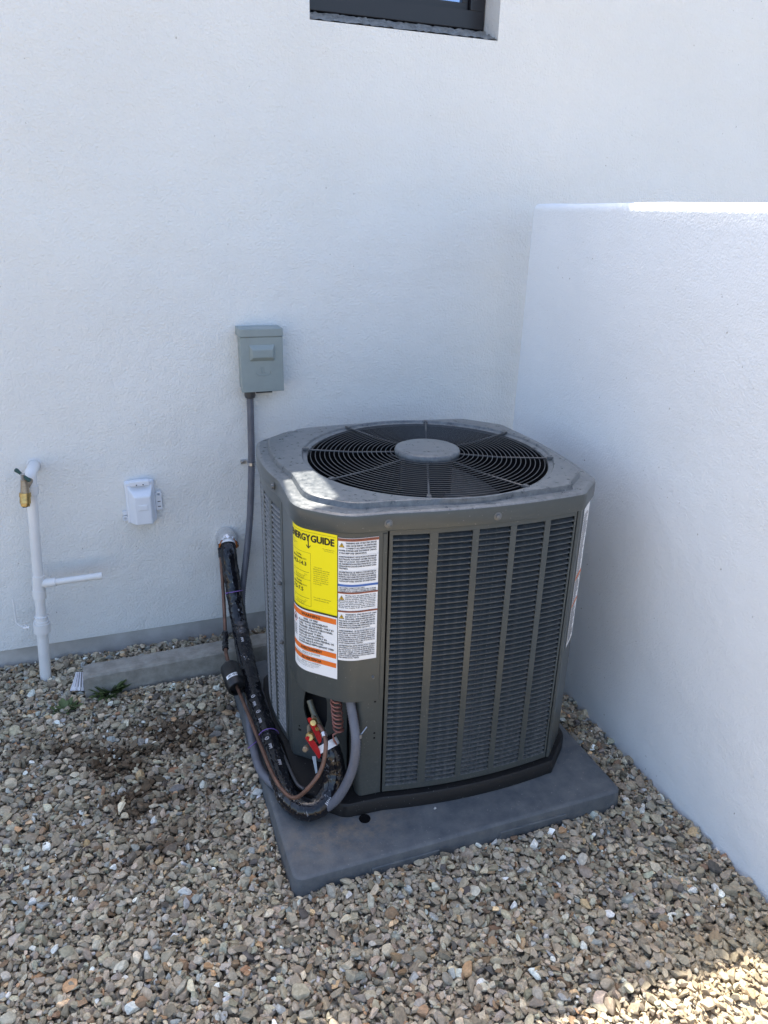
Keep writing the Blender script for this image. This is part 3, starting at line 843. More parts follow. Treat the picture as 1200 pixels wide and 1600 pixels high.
zY1, zY0 = .845, .632
yl = label_sheet('energy_label', S_Y0, S_Y1, zY0, zY1, M_yel, O1, cover); yl['label'] = 'yellow energy rating label'
p = Print(O2); wY = S_Y1 - S_Y0
p.text('ENERGY', S_Y0 + .002, zY1 - .0285, .0165, width=.066, bold=.0010, res=3)
p.text('GUIDE', S_Y0 + .0705, zY1 - .0285,   .0165, width=.0585, bold=.0010, res=3)
ux = S_Y0 + .0635
p.rect(ux - .0012, ux + .0012, zY1 - .043, zY1 - .022); p.poly([(ux - .0068, zY1 - .0385), (ux, zY1 - .0475), (ux + .0068, zY1 - .0385), (ux + .0045, zY1 - .0385), (ux, zY1 - .0435), (ux - .0045, zY1 - .0385)])
p.text('Cooling', S_Y0 + .024, zY1 - .0695, .0042, bold=.0002)
p.text('Efficiency Rating', S_Y0 + .010, zY1 - .0775, .0048, maxw=.034, bold=.0002); p.text('(SEER)', S_Y0 + .046, zY1 - .0775, .0032)
p.text('14.3-14.3', S_Y0 + .009, zY1 - .0925, .0098, width=.048, bold=.0004, res=2)
p.text('Heating', S_Y0 + .024, zY1 - .1375, .0042, bold=.0002)
p.text('Efficiency Rating', S_Y0 + .010, zY1 - .1455, .0048, maxw=.034, bold=.0002); p.text('(HSPF)', S_Y0 + .046, zY1 - .1455, .0032)
p.text('7.5-7.5', S_Y0 + .009, zY1 - .1605, .0098, width=.038, bold=.0004, res=2)
p.build('lettering', M_ink, yl)
p = Print(O2)
for zz in (.108, .176): p.rect(S_Y0 + .009, S_Y0 + .064, zY1 - zz - .0007, zY1 - zz)
for zz in (.058, .128, .196): p.rect(S_Y0 + .006, S_Y0 + .069, zY1 - zz - .0005, zY1 - zz)
p.rect(S_Y0 + .0685, S_Y0 + .069, zY1 - .196, zY1 - .058); p.rect(S_Y0 + .003, S_Y1 - .003, zY1 - .0065, zY1 - .006)
for q_, t in ((.034, 'Heat Pump'), (.038, 'Cooling and Heating'), (.042, 'Split System')): p.text(t, S_Y0 + .005, zY1 - q_ - .003, .0022, maxw=.024)
p.text('This energy rating is for', S_Y0 + .1, zY1 - .041, .0025, maxw=.030); p.text('this model in use', S_Y0 + .104, zY1 - .0455, .0025, maxw=.026)
for a_ in (.112, .18):
    p.text('Least', S_Y0 + .010, zY1 - a_ - .002, .0024); p.text('Most', S_Y0 + .052, zY1 - a_ - .004, .0024)
    for k_, t in enumerate(('Efficiency range of similar', 'split system units only', 'when newly installed')): p.text(t, S_Y0 + .020, zY1 - a_ - .008 - k_ * .0038, .0024, maxw=.036)
for k_, t in enumerate(('\u2022 This system', 'Efficiency may vary when', 'installed with other coils.', 'For details on this unit', 'ask your contractor or', 'see the product sheet.', 'Energy use depends on', 'how it is operated and', 'local climate.')): p.text(t, S_Y0 + .076, zY1 - .092 - k_ * .0053, .0029, maxw=.046)
for k_, t in enumerate(('For energy cost information', 'visit the productinfo site')): p.text(t, S_Y0 + .076, zY1 - .1705 - k_ * .006, .0028, maxw=.050)
p.build('small_print', M_ink, yl)
# orange and white warning label
zO1, zO0 = zY0 + .004, .466
S_O0 = S_Y0 - .003
wl_ = label_sheet('warning_label', S_O0, S_Y1 + .0005, zO0, zO1, M_white, O2 - .0002, cover); wl_['label'] = 'white label with three orange bands'
for za_, zb_2 in ((.0195, .005), (.1125, .0985), (.1385, .1255)):
    p = Print(O3); p.rect(S_O0 + .0025, S_Y1 - .002, zO1 - za_, zO1 - zb_2); p.build('orange_band', M_orange, wl_)
p = Print(O3 + .0003)
p.rect(S_O0, S_Y1 + .0004, zO1 - .0002, zO1 + .004)
mid = (S_O0 + S_Y1) / 2
p.text('WARNING', mid, zO1 - .0155, .0075, align='c', bold=.0003)
p.text('AVERTISSEMENT', mid, zO1 - .1085, .0072, align='c', bold=.0003, maxw=.060)
p.text('ADVERTENCIA', mid, zO1 - .1352, .0072, align='c', bold=.0003, maxw=.056)
p.text('RISK OF FIRE', mid, zO1 - .0265, .0048, align='c', bold=.0002)
for k_, t in enumerate(('FLAMMABLE REFRIGERANT', 'USED. TO BE REPAIRED ONLY BY', 'TRAINED SERVICE PERSONNEL.', 'DO NOT PUNCTURE', 'REFRIGERANT TUBING.', 'DISPOSE OF PROPERLY IN', 'ACCORDANCE WITH FEDERAL OR', 'LOCAL REGULATIONS.', 'FLAMMABLE REFRIGERANT USED')):
    p.text(t, S_O0 + .034, zO1 - .0335 - k_ * .0074, .0048, maxw=.098, bold=.0002)
p.text('RISQUE D\u2019INCENDIE', mid, zO1 - .1185, .0038, align='c'); p.text('RIESGO DE INCENDIO', mid, zO1 - .1445, .0038, align='c')
p.build('lettering', M_ink, wl_)
p = Print(O3)
for k_, t in enumerate(('Fluide frigorig\u00e8ne inflammable. Ne doit \u00eatre', 'r\u00e9par\u00e9 que par un personnel form\u00e9.')): p.text(t, S_O0 + .018, zO1 - .1215 - k_ * .0029, .0022, maxw=.108)
for k_, t in enumerate(('Refrigerante inflamable. Debe ser reparado solamente', 'por personal de servicio capacitado. No perforar la', 'tuber\u00eda. Elim\u00ednelo seg\u00fan las normas locales.')): p.text(t, S_O0 + .018, zO1 - .149 - k_ * .0036, .0024, maxw=.112)
for k_ in range(6): p.rect(S_O0 + .006, S_O0 + .024, zO1 - .054 - k_ * .0052, zO1 - .0525 - k_ * .0052)
p.build('small_print', M_ink2, wl_)
# flame pictogram in a red diamond
cu_, cz_ = S_O0 + .016, zO1 - .034
p = Print(O3)
for (a0_, b0_), (a1_, b1_) in (((0, .014), (.012, 0)), ((.012, 0), (0, -.014)), ((0, -.014), (-.012, 0)), ((-.012, 0), (0, .014))):
    p.poly([(cu_ + a0_, cz_ + b0_), (cu_ + a1_, cz_ + b1_), (cu_ + a1_ * .84, cz_ + b1_ * .84), (cu_ + a0_ * .84, cz_ + b0_ * .84)])
p.build('hazard_diamond', M_red, wl_)
p = Print(O3); p.poly([(cu_ - .004, cz_ - .005), (cu_ + .004, cz_ - .005), (cu_ + .005, cz_), (cu_ + .002, cz_ + .003), (cu_ + .001, cz_ + .008), (cu_ - .003, cz_ + .002), (cu_ - .005, cz_)])
p.build('flame_mark', M_ink, wl_)
# white multi-language label
S_W0, S_W1 = S_Y1 + .0022, CL - .021
zW1, zW0 = .840, .522
sl_ = label_sheet('shock_label', S_W0, S_W1, zW0, zW1, M_white, O1, cover); sl_['label'] = 'white safety label with brown and blue bands'
wW = S_W1 - S_W0
for za_, zb_2 in ((.0075, .0008), (.139, .1345), (.1875, .183)):
    p = Print(O2); p.rect(S_W0, S_W1, zW1 - za_, zW1 - zb_2); p.build('brown_band', M_brown, sl_)
p = Print(O2); p.rect(S_W0, S_W1, zW1 - .1205, zW1 - .1150); p.build('blue_band', M_blue, sl_)
def tri(z, r=.0062):
    q = Print(O2); u = S_W0 + .0085; q.poly([(u - r, z - r * .8), (u + r, z - r * .8), (u, z + r)]); q.build('warning_triangle', M_tri, sl_)
    q = Print(O3); 
    for a_, b_ in (((-1, -.8), (1, -.8)), ((1, -.8), (0, 1)), ((0, 1), (-1, -.8))):
        q.poly([(u + a_[0] * r, z + a_[1] * r), (u + b_[0] * r, z + b_[1] * r), (u + b_[0] * r * .8, z + b_[1] * r * .8 - r * .0), (u + a_[0] * r * .8, z + a_[1] * r * .8)])
    q.poly([(u - .0003, z + .0028), (u + .0009, z + .0028), (u + .0002, z), (u + .0012, z), (u - .0006, z - .0038), (u - .0002, z - .0008), (u - .0012, z - .0008)])
    q.build('triangle_mark', M_ink, sl_)
tri(zW1 - .0175); tri(zW1 - .1500); tri(zW1 - .1995)
p = Print(O3)
for zz in (.0065, .1385, .187): p.text('WARNING | AVERTISSEMENT | ADVERTENCIA', S_W0 + .004, zW1 - zz + .0012, .0036, maxw=wW - .006)
def para(lines, z, h, gap, ind=0, bold=.0002):
    for k_, t in enumerate(lines):
        i_ = .0175 if k_ < ind else .0022
        p.text(t, S_W0 + i_, z - k_ * gap, h, maxw=wW - i_ - .003, width=(wW - i_ - .005) if len(t) > 26 else None, bold=bold)
para(('WARNING: RISK OF ELECTRIC SHOCK.', 'CAN CAUSE INJURY OR DEATH ARE.', 'CONNECT ALL REMOTE ELECTRIC', 'POWER SUPPLIES AND DISCHARGE CAPACI-', 'TORS BEFORE SERVICING.'), zW1 - .0135, .0038, .0062, 3)
para(('AVERTISSEMENT: RISQUE DE D\u00c9CHARGE', '\u00c9LECTRIQUE. POUVANT CAUSER DES BLESS-', 'URES OU LA MORT. D\u00c9CONNECTER TOUTES', 'LES ALIMENTATIONS \u00c9LECTRIQUES ET CON-', 'DENSATEURS DE D\u00c9CHARGE AVANT L\u2019EN-', 'TRETIEN.'), zW1 - .0475, .0036, .0058)
para(('ADVERTENCIA: EL RIESGO DE DESCARGA', 'EL\u00c9CTRICA PUEDE CAUSAR LESIONES O', 'MUERTE. DESCONECTE TODAS LAS FUENTES', 'DE ALIMENTACI\u00d3N EL\u00c9CTRICA Y DESCARGUE', 'CAPACITORES ANTES DE REPARAR.'), zW1 - .0860, .0036, .0056)
para(('USE COPPER CONDUCTORS ONLY', 'UTILISER DES CONDUCTEURS EN CUIVRE', 'UTILICE SOLO CONDUCTORES DE COBRE'), zW1 - .1248, .0026, .0042)
para(('Moving parts can cause injury. Do not', 'remove panels before power is off.', 'Pi\u00e8ces mobiles. Ne pas retirer les', 'panneaux avant de couper le courant.', 'Partes m\u00f3viles. No retire los paneles', 'antes de desconectar la corriente.', 'Keep hands and tools clear of the fan.', 'Tenir les mains loin du ventilateur.'), zW1 - .1445, .0027, .0045, 3)
para(('WARNING: THIS PRODUCT CAN', 'EXPOSE YOU TO CHEMICALS INCLU-', 'DING LEAD, WHICH ARE KNOWN TO', 'THE STATE OF CALIFORNIA TO CAUSE CANCER', 'AND BIRTH DEFECTS OR OTHER REPRODUC-', 'TIVE HARM. FOR MORE INFORMATION GO TO', 'WWW.P65WARNINGS.CA.GOV'), zW1 - .1945, .0036, .0058, 3)
para(('AVERTISSEMENT: CE PRODUIT PEUT VOUS', 'EXPOSER \u00c0 DES PRODUITS CHIMIQUES, DONT', 'LE PLOMB, CONNUS DANS L\u2019\u00c9TAT DE', 'CALIFORNIE POUR CAUSER LE CANCER,', 'DES MALFORMATIONS CONG\u00c9NITALES OU', 'D\u2019AUTRES EFFETS NOCIFS. POUR PLUS', 'D\u2019INFORMATIONS, VISITEZ'), zW1 - .2385, .0033, .0054)
para(('ADVERTENCIA: ESTE PRODUCTO PUEDE', 'EXPONERLE A SUSTANCIAS QU\u00cdMICAS, INCLU-', 'IDO EL PLOMO, CONOCIDAS EN EL ESTADO', 'DE CALIFORNIA COMO CAUSANTES DE', 'C\u00c1NCER, DEFECTOS DE NACIMIENTO U', 'OTROS DA\u00d1OS REPRODUCTIVOS. PARA M\u00c1S', 'INFORMACI\u00d3N, VISITE'), zW1 - .2785, .0033, .0054)
for zz in (.0405, .0805, .2325, .2735): p.rect(S_W0 + .001, S_W1 - .001, zW1 - zz - .0003, zW1 - zz)
p.build('lettering', M_ink2, sl_)
# strip label on the far front-right corner
mb = MB()
pr_ = fillet([(VXR + .004, -HD), (HR, -VY), (HR, -.20)], .02)
va = Vector((VXR + .004, -HD)); vb = Vector((HR, -VY)); dn = (vb - va).normalized(); on_ = Vector((dn.y, -dn.x))
for u in (.30, .92):
    for z in (.44, .842):
        q = va.lerp(vb, u) + on_ * .0012; mb.v.append((q.x, q.y, Z(z)))
mb.f.append((0, 2, 3, 1)); mb.m.append(0)
sd_ = mb.build('side_label', M_white, ac, fixn=False); sd_['label'] = 'long white label on the far corner'
mb = MB()
def sdq(u0, u1, z0, z1):
    v = []
    for u, z in ((u0, z0), (u1, z0), (u1, z1), (u0, z1)):
        q = va.lerp(vb, u) + on_ * .0017; v.append((q.x, q.y, Z(z)))
    mb.add(v, [(0, 1, 2, 3)])
for k_ in range(56): sdq(.34, .86 - .2 * random.random(), .452 + k_ * .0067, .4545 + k_ * .0067)
mb.build('printed_line', M_ink2, sd_, fixn=False)
for za_, zb_2 in ((.640, .650), (.560, .568)):
    mb = MB(); sdq(.32, .9, za_, zb_2); mb.build('orange_band', M_orange, sd_, fixn=False)

# --- service valves in the recess (built in world coordinates, then hung on the unit)
ac_inv = (Matrix.Translation(AC) @ Matrix.Rotation(ACR, 4, 'Z')).inverted()
def ac_build(mb, name, material, parent=ac, smooth=50, bevel=0):
    mb.v = [tuple(ac_inv @ Vector(p)) for p in mb.v]
    return mb.build(name, material, parent, smooth=smooth, bevel=bevel)
def cap_on(c, d, r, l, n=14):
    """stubby hexagonal brass cap at c facing d"""
    d = Vector(d).normalized(); a = d.orthogonal().normalized(); b_ = d.cross(a); mb = MB(); c = Vector(c)
    pr = [(r * .6, -l), (r * .75, -l * .3), (r, -l * .28), (r, l * .25), (r * .8, l * .42), (r * .78, l * .6), (.0003, l * .62)]
    for q, h in pr:
        for k_ in range(n): an = 2 * PI * k_ / n; mb.v.append(tuple(c + d * h + (a * math.cos(an) + b_ * math.sin(an)) * q * (1 if k_ % 2 else .93)))
    for i in range(len(pr) - 1):
        for k_ in range(n): mb.f.append((i * n + k_, i * n + (k_ + 1) % n, (i + 1) * n + (k_ + 1) % n, (i + 1) * n + k_)); mb.m.append(0)
    return mb
toc = Vector((-.35, -.85, .45))
for (c, r) in (((-.962, -.800, .323), .0095), ((-.972, -.800, .281), .0115)):
    v_ = ac_build(MB().tube([(c[0] + .005, c[1] + .014, c[2] - .004), (c[0] + .014, c[1] + .05, c[2] - .012)], r * .75, 12), 'service_valve', M_brassd)
    ac_build(cap_on(c, toc, r, .018), 'valve_cap', M_brass, v_, 30)
    sd2 = MB().tube([(c[0] + .008, c[1] - .002, c[2] - .022), (c[0] + .012, c[1] + .012, c[2] - .022)], .006, 10)
    ac_build(sd2, 'charging_port', M_brass, v_)
ac_build(cap_on((-.985, -.805, .250), (-.6, -.8, .1), .0075, .012), 'port_cap', M_brassd, ac, 30)
def red_tag(p0, p1, w_):
    p0, p1 = Vector(p0), Vector(p1); d = (p1 - p0); L_ = d.length; d.normalize(); sidev = Vector((.86, .40, .25)); sidev = (sidev - d * sidev.dot(d)).normalized(); nn_ = d.cross(sidev)
    out = []
    for k_ in range(14):
        an = PI * k_ / 13; out.append((L_ * (.5 - .5 * math.cos(an)), w_ * max(0.0, math.sin(an)) ** .6))
    pts = [p0 + d * a + sidev * b_ for a, b_ in out]
    mb = MB(); n_ = len(pts); mb.v += [tuple(q + nn_ * .0016) for q in pts] + [tuple(q - nn_ * .0016) for q in pts]
    mb.f += [tuple(range(n_)), tuple(range(2 * n_ - 1, n_ - 1, -1))] + [(i, (i + 1) % n_, n_ + (i + 1) % n_, n_ + i) for i in range(n_)]; mb.m += [0] * (n_ + 2)
    return mb
ac_build(red_tag((-.978, -.801, .337), (-.949, -.803, .255), .015), 'valve_tag', M_red, ac, 30)
ac_build(red_tag((-.987, -.812, .289), (-.953, -.812, .216), .015), 'valve_tag', M_red, ac, 30)
mb = MB(); mb.add([(-.967, -.800, .216), (-.9575, -.800, .214), (-.9535, -.801, .163), (-.9585, -.801, .160), (-.967, -.7985, .216), (-.9575, -.7985, .214), (-.9535, -.7995, .163), (-.9585, -.7995, .160)], [(0, 1, 2, 3), (7, 6, 5, 4), (0, 4, 5, 1), (1, 5, 6, 2), (2, 6, 7, 3), (3, 7, 4, 0)])
ac_build(mb, 'paper_tag', M_tag)
ac_build(MB().tube(spline([(-.958, -.745, .350), (-.953, -.765, .325), (-.944, -.782, .300), (-.930, -.780, .262)], .006), .0075, 12), 'valve_stub', mat('stub grey', (.14, .14, .11), .5, .5))
# reddish capillary coil hanging beside the conduit
pts = []
for i in range(11 * 16 + 1):
    t = i / 16.0; z = .425 - .0128 * t; a = 2 * PI * t; rr = .0125 + .0008 * math.sin(t * 3)
    pts.append((-.907 + .0009 * t + rr * math.cos(a), -.800 + rr * math.sin(a), z + .002 * math.sin(a)))
pts += [(-.914, -.806, .275), (-.912, -.812, .262), (-.905, -.810, .247)]
ac_build(MB().tube(pts, .0026, 7), 'capillary_coil', M_coilcu, ac, 60)

# ------------------------------------------------------------------ line set, conduit, drier
# black wrapped suction line
LS = [(-1.013, .195, .418), (-1.017, .160, .408), (-1.021, .125, .375), (-1.020, .09, .309), (-1.017, .04, .22), (-1.017, -.04, .149), (-1.023, -.167, .118), (-1.028, -.279, .102), (-1.031, -.393, .095), (-1.03, -.505, .094), (-1.03, -.608, .093), (-1.033, -.715, .092), (-1.026, -.800, .092), (-.988, -.852, .095), (-.938, -.842, .112), (-.913, -.816, .163), (-.917, -.803, .212), (-.929, -.775, .246)]
pt = resample(spline(LS, .004), .006)
npt = len(pt)
wr = [random.uniform(-.0016, .0016) for _ in range(npt)]
line = MB().tube(pt, .026, 20, True, rf=lambda i: (.0285 if i > 8 else .0225 + .0004 * i) + wr[i] * .45 + .0008 * math.sin(i * .55) * (i > 8), noise=.022).build('insulated_line', M_blackw, None, (-1.02, -.3, .06), smooth=70)
tag(line, 'black plastic wrapped refrigerant line from the wall down to the valves', 'pipe')
LO = (-1.02, -.3, .06)
MB().tube(pt[0:9], .0275, 18, False, rf=lambda i: .0268 + .0006 * (i % 2)).build('foil_wrap', M_white, line, LO, smooth=60)['label'] = 'white foil collar at the wall end'
MB().tube(pt[-6:-2], .0312, 20, False).build('end_wrap', M_white, line, LO, smooth=50)
camv = Vector((-1.349, -2.279, 1.509))
def on_wrap(i, along, across):
    t = (pt[i + 1] - pt[i - 1]).normalized(); up = (camv - pt[i]); up = (up - t * up.dot(t)).normalized(); sd = t.cross(up)
    an = across / .030
    return pt[i] + t * along + (up * math.cos(an) + sd * math.sin(an)) * .0312
def wrap_mark(i, kind, c=0.0):
    mb = MB()
    if kind == 'ring':
        v = [on_wrap(i, r * math.sin(a), c + r * math.cos(a)) for r in (.0062, .0046) for a in np.linspace(0, 2 * PI, 17)[:-1]]
        mb.add(v, [(k, (k + 1) % 16, 16 + (k + 1) % 16, 16 + k) for k in range(16)])
        mb.add([on_wrap(i, a, c + b_) for a, b_ in ((-.003, -.0008), (-.003, .0008), (.003, .0008), (.003, -.0008))], [(0, 1, 2, 3)])
    else:
        for k in range(5):
            o_ = -.010 + k * .0043
            mb.add([on_wrap(i, o_ + a, c + b_) for a, b_ in ((0, -.004), (0, .004 - .002 * (k % 2)), (.0022, .004 - .002 * (k % 2)), (.0022, -.004))], [(0, 1, 2, 3)])
    mb.build('printed_mark', M_scrap, line, LO, fixn=False)
for i_, kd, c_ in ((int(npt * .50), 'ring', .004), (int(npt * .525), 'bars', .006), (int(npt * .555), 'ring', .002), (int(npt * .585), 'bars', .006), (int(npt * .645), 'ring', .004), (int(npt * .67), 'bars', .002), (int(npt * .72), 'bars', -.010), (int(npt * .88), 'bars', .008), (int(npt * .30), 'bars', .0)):
    wrap_mark(i_, kd, c_)
def zip_tie(c, d, r, tail):
    c, d = Vector(c), Vector(d).normalized(); a = d.orthogonal().normalized(); b_ = d.cross(a)
    mb = MB().tube([c + (a * math.cos(t) + b_ * math.sin(t)) * r for t in np.linspace(0, 2 * PI, 25)], .0016, 6, cap=False)
    mb.tube([c + a * 0 + Vector(tail[0]), c + Vector(tail[1])], .0013, 6)
    return mb
i1 = 36
zip_tie(pt[i1], pt[i1 + 1] - pt[i1], .0308, ((-.02, -.02, .01), (-.03, -.03, .012))).build('cable_tie', M_purple, line, LO, smooth=60)
i2 = int(npt * .62)
zip_tie(pt[i2], pt[i2 + 1] - pt[i2], .0318, ((-.026, -.012, .012), (-.066, -.035, .006))).build('cable_tie', M_purple, line, LO, smooth=60)
# wall sleeve with torn foil and orange foam
sl2 = thing('wall_sleeve', 'silver foil sleeve with orange foam where the black line enters the wall', 'sleeve', (-1.018, .198, .418))
SO = (-1.018, .198, .418)
sh2 = MB(); prf = []
for i in range(9):
    t = i / 8.0
    for k_ in range(25):
        an = PI * (-.12 + 1.24 * k_ / 24); rr = .036 + .0025 * math.sin(k_ * 2.3 + i) * t
        sh2.v.append((-1.018 + rr * math.cos(an), .1995 - .056 * t, .416 + rr * 1.05 * math.sin(an) - .020 * t * t))
for i in range(8):
    for k_ in range(24): sh2.f.append((i * 25 + k_, i * 25 + k_ + 1, (i + 1) * 25 + k_ + 1, (i + 1) * 25 + k_)); sh2.m.append(0)
sh2.build('foil', M_foil, sl2, SO, smooth=60)
fo = MB()
for i in range(2):
    for k_ in range(17):
        an = PI * (-.1 + 1.2 * k_ / 16)
        for rr in (.0335, .0275): fo.v.append((-1.018 + rr * math.cos(an), .1985 - .050 * i, .414 + rr * math.sin(an) - .017 * i))
for k_ in range(16):
    a_, b_ = k_ * 2, k_ * 2 + 2
    fo.f += [(a_, b_, 34 + b_, 34 + a_), (a_ + 1, 34 + a_ + 1, 34 + b_ + 1, b_ + 1), (34 + a_, 34 + b_, 34 + b_ + 1, 34 + a_ + 1), (a_, a_ + 1, b_ + 1, b_)]; fo.m += [0] * 4
fo.build('foam', M_orangeb, sl2, SO, smooth=40)
# filter drier: black cylinder with a small label
d0, d1 = Vector((-1.086, -.205, .140)), Vector((-1.077, -.312, .118))
dd = (d1 - d0).normalized(); da = dd.orthogonal().normalized(); db = dd.cross(da)
DO = (-1.08, -.26, .09)
dr = MB(); prof = [(.0002, -.004), (.012, -.004), (.0245, .004), (.0305, .012), (.032, .020), (.032, .066), (.0332, .068), (.0332, .088), (.032, .090), (.0315, .104), (.0285, .110), (.0235, .1105), (.0225, .100), (.010, .099), (.0002, .099)]
for r, h in prof:
    for k_ in range(32): an = 2 * PI * k_ / 32; dr.v.append(tuple(d0 + dd * h + (da * math.cos(an) + db * math.sin(an)) * r))
for i in range(len(prof) - 1):
    for k_ in range(32): dr.f.append((i * 32 + k_, i * 32 + (k_ + 1) % 32, (i + 1) * 32 + (k_ + 1) % 32, (i + 1) * 32 + k_)); dr.m.append(0)
drier = dr.build('filter_drier', M_blackp, None, DO, smooth=40)
tag(drier, 'black cylindrical filter drier with a small white barcode label', 'filter')
upv = (Vector((-1.349, -2.279, 1.509)) - d0).normalized(); upv = (upv - dd * upv.dot(dd)).normalized(); sv = dd.cross(upv)
lb = MB()
for j, h in enumerate((.070, .084)):
    for k_ in range(9): an = .55 * (-1 + 2 * k_ / 8) + .12; q = d0 + dd * h + (upv * math.cos(an) + sv * math.sin(an)) * .0341; lb.v.append(tuple(q))
for k_ in range(8): lb.f.append((k_, k_ + 1, 9 + k_ + 1, 9 + k_)); lb.m.append(0)
lbo = lb.build('label', M_white, drier, DO, smooth=60)
bc = MB()
for k_ in range(12):
    if k_ == 6: continue
    an = -.40 + k_ * .075; an2 = an + .028 + .02 * (k_ % 3 == 0)
    v = [d0 + dd * h + (upv * math.cos(a_) + sv * math.sin(a_)) * .0345 for h, a_ in ((.073, an), (.073, an2), (.081, an2), (.081, an))]
    bc.add([tuple(q) for q in v], [(0, 1, 2, 3)])
bc.build('barcode', M_ink, lbo, DO, fixn=False)
# copper liquid line from the drier round to the valve
CU = [tuple(d0 + dd * .096), tuple(d0 + dd * .125), (-1.072, -.42, .122), (-1.068, -.53, .128), (-1.066, -.62, .136), (-1.060, -.745, .140), (-1.045, -.819, .140), (-1.025, -.858, .151), (-.993, -.880, .198), (-.962, -.872, .236), (-.945, -.852, .285), (-.943, -.825, .302), (-.950, -.802, .314)]
pc = resample(spline(CU, .004), .006)
cl_ = MB().tube(pc, .0054, 12).build('copper_line', M_copper, None, (-1.06, -.6, .1), smooth=60)
tag(cl_, 'thin brown copper line bending from the black drier up to the brass valves', 'pipe')
MB().tube(pc[-7:-4], .0075, 12).build('solder_joint', M_zinc, cl_, (-1.06, -.6, .1), smooth=50)
# copper line running down beside the wrapped one
OR = [(-1.040, .196, .402), (-1.044, .165, .398), (-1.048, .13, .365), (-1.055, .07, .249), (-1.068, -.02, .165), (-1.084, -.13, .146), tuple(d0 + dd * .0)]
po_ = resample(spline(OR, .004), .006)
ol = MB().tube(po_, .0062, 10).build('copper_line', M_copper, None, (-1.06, 0, .2), smooth=60)
tag(ol, 'reddish copper pipe running from the wall down beside the black wrap', 'pipe')
MB().tube(po_[5:14], .0085, 10, rf=lambda i: .0082 + .0008 * (i % 2)).build('tape', M_blackp, ol, (-1.06, 0, .2), smooth=50)
MB().tube(po_[-30:-14], .0095, 10, rf=lambda i: .0085 + .002 * random.random(), noise=.2).build('torn_wrap', M_blackw, ol, (-1.06, 0, .2), smooth=50)
# thin dark control cable
TC = [(-1.004, -.215, .118), (-1.004, -.30, .108), (-1.006, -.442, .104), (-1.008, -.564, .103), (-1.006, -.675, .107), (-1.003, -.773, .118), (-.99, -.80, .118)]
tag(MB().tube(resample(spline(TC, .004), .008), .0042, 8).build('control_cable', M_fit, None, (-1.0, -.5, .1), smooth=60), 'thin dark control cable along the pad between the wrapped line and the cabinet', 'cable')
# grey corrugated electrical conduit
CD = [(-.914, .165, .930), (-.915, .165, .85), (-.919, .165, .692), (-.933, .155, .518), (-.955, .13, .382), (-.984, .09, .252), (-.996, .045, .195), (-1.004, -.05, .132), (-1.018, -.17, .098), (-1.043, -.313, .086), (-1.066, -.448, .080), (-1.076, -.563, .078), (-1.073, -.661, .078), (-1.040, -.735, .074), (-1.010, -.800, .074), (-.968, -.846, .080), (-.926, -.878, .133), (-.891, -.890, .219), (-.878, -.885, .300), (-.876, -.848, .363), (-.880, -.815, .43)]
pcn = resample(spline(CD, .004), .0034)
conduit = MB().tube(pcn, .012, 14, True, rf=lambda i: .0124 if i % 2 else .0109).build('electrical_conduit', M_cond, None, (-1.0, -.2, .3), smooth=70)
tag(conduit, 'grey corrugated conduit running from the disconnect box down and round to the cabinet', 'conduit')
KO = (-1.0, -.2, .3)
MB().lathe((-.914, .165, .948), [(.0165, .010), (.0165, 0), (.0185, -.001), (.0185, -.014), (.016, -.022), (.0125, -.024)], 20).build('conduit_fitting', M_fit, conduit, KO, smooth=40)
st = MB().lathe((-.9187, .165, .694), [(.0135, -.005), (.0148, -.005), (.0148, .005), (.0135, .005)], 20)
st.box(-.952, -.9325, .188, .1975, .688, .700)
strap = st.build('conduit_strap', M_zinc, None, (-.93, .198, .694), smooth=35)
tag(strap, 'shiny metal strap clamping the grey conduit to the wall', 'clamp')
MB().lathe((-.944, .1885, .694), [(.0002, -.005), (.005, -.005), (.0058, -.002), (.0058, 0)], 12, 'y').build('screw', M_zinc, strap, (-.93, .198, .694), smooth=40)
# small screw clamp beside the conduit in the recess
ac_build(MB().tube([(-.866, -.884, .322), (-.846, -.872, .333)], .0016, 6).tube([(-.8665, -.886, .316), (-.8665, -.886, .326)], .0035, 8), 'ground_screw', M_zinc)

# ------------------------------------------------------------------ disconnect box
DX0, DX1, DZ0, DZ1 = -.945, -.806, .955, 1.156
bxo = (-.875, .199, .955)
dbx = thing('disconnect_box', 'grey green metal electrical disconnect box mounted on the house wall', 'electrical box', bxo)
MB().box(DX0 + .004, DX1 - .004, .132, .1985, DZ0 + .002, DZ1 - .012).build('enclosure', M_box, dbx, bxo, bevel=.002)
dc = MB(); dc.box(DX0, DX1, .1265, .1305, DZ0 - .003, DZ1 - .026)
dc.box(DX0, DX0 + .0025, .1307, .150, DZ0 - .003, DZ1 - .034).box(DX1 - .0025, DX1, .1307, .150, DZ0 - .003, DZ1 - .034)
door = dc.build('cover', M_box, dbx, bxo, bevel=.0012)
MB().box(DX0 - .003, DX1 + .001, .1235, .199, DZ1 - .0255, DZ1 + .002).build('hood', M_box, dbx, bxo, bevel=.003)
MB().frustum(-.917, -.833, 1.053, 1.107, .1264, -.909, -.842, 1.066, 1.091, .115).build('embossed_pull', M_box, door, bxo, bevel=.002)
em = MB(); ec = (-.874, 1.020)
em.tube([(ec[0] + .026 * math.cos(a), .1262, ec[1] - .004 + .011 * math.sin(a)) for a in np.linspace(-PI * 1.12, PI * .12, 25)], .0011, 6)
for k_, (dx_, dz_) in enumerate(((-.006, .013), (.002, .013))):
    em.tube([(ec[0] + dx_, .1262, ec[1] + dz_), (ec[0] + dx_, .1262, ec[1] - .006)], .0011, 6)
em.tube([(ec[0] - .006, .1262, ec[1] - .006), (ec[0] + .013, .1262, ec[1] - .006)], .0011, 6)
em.build('emblem', M_box, door, bxo, smooth=60)
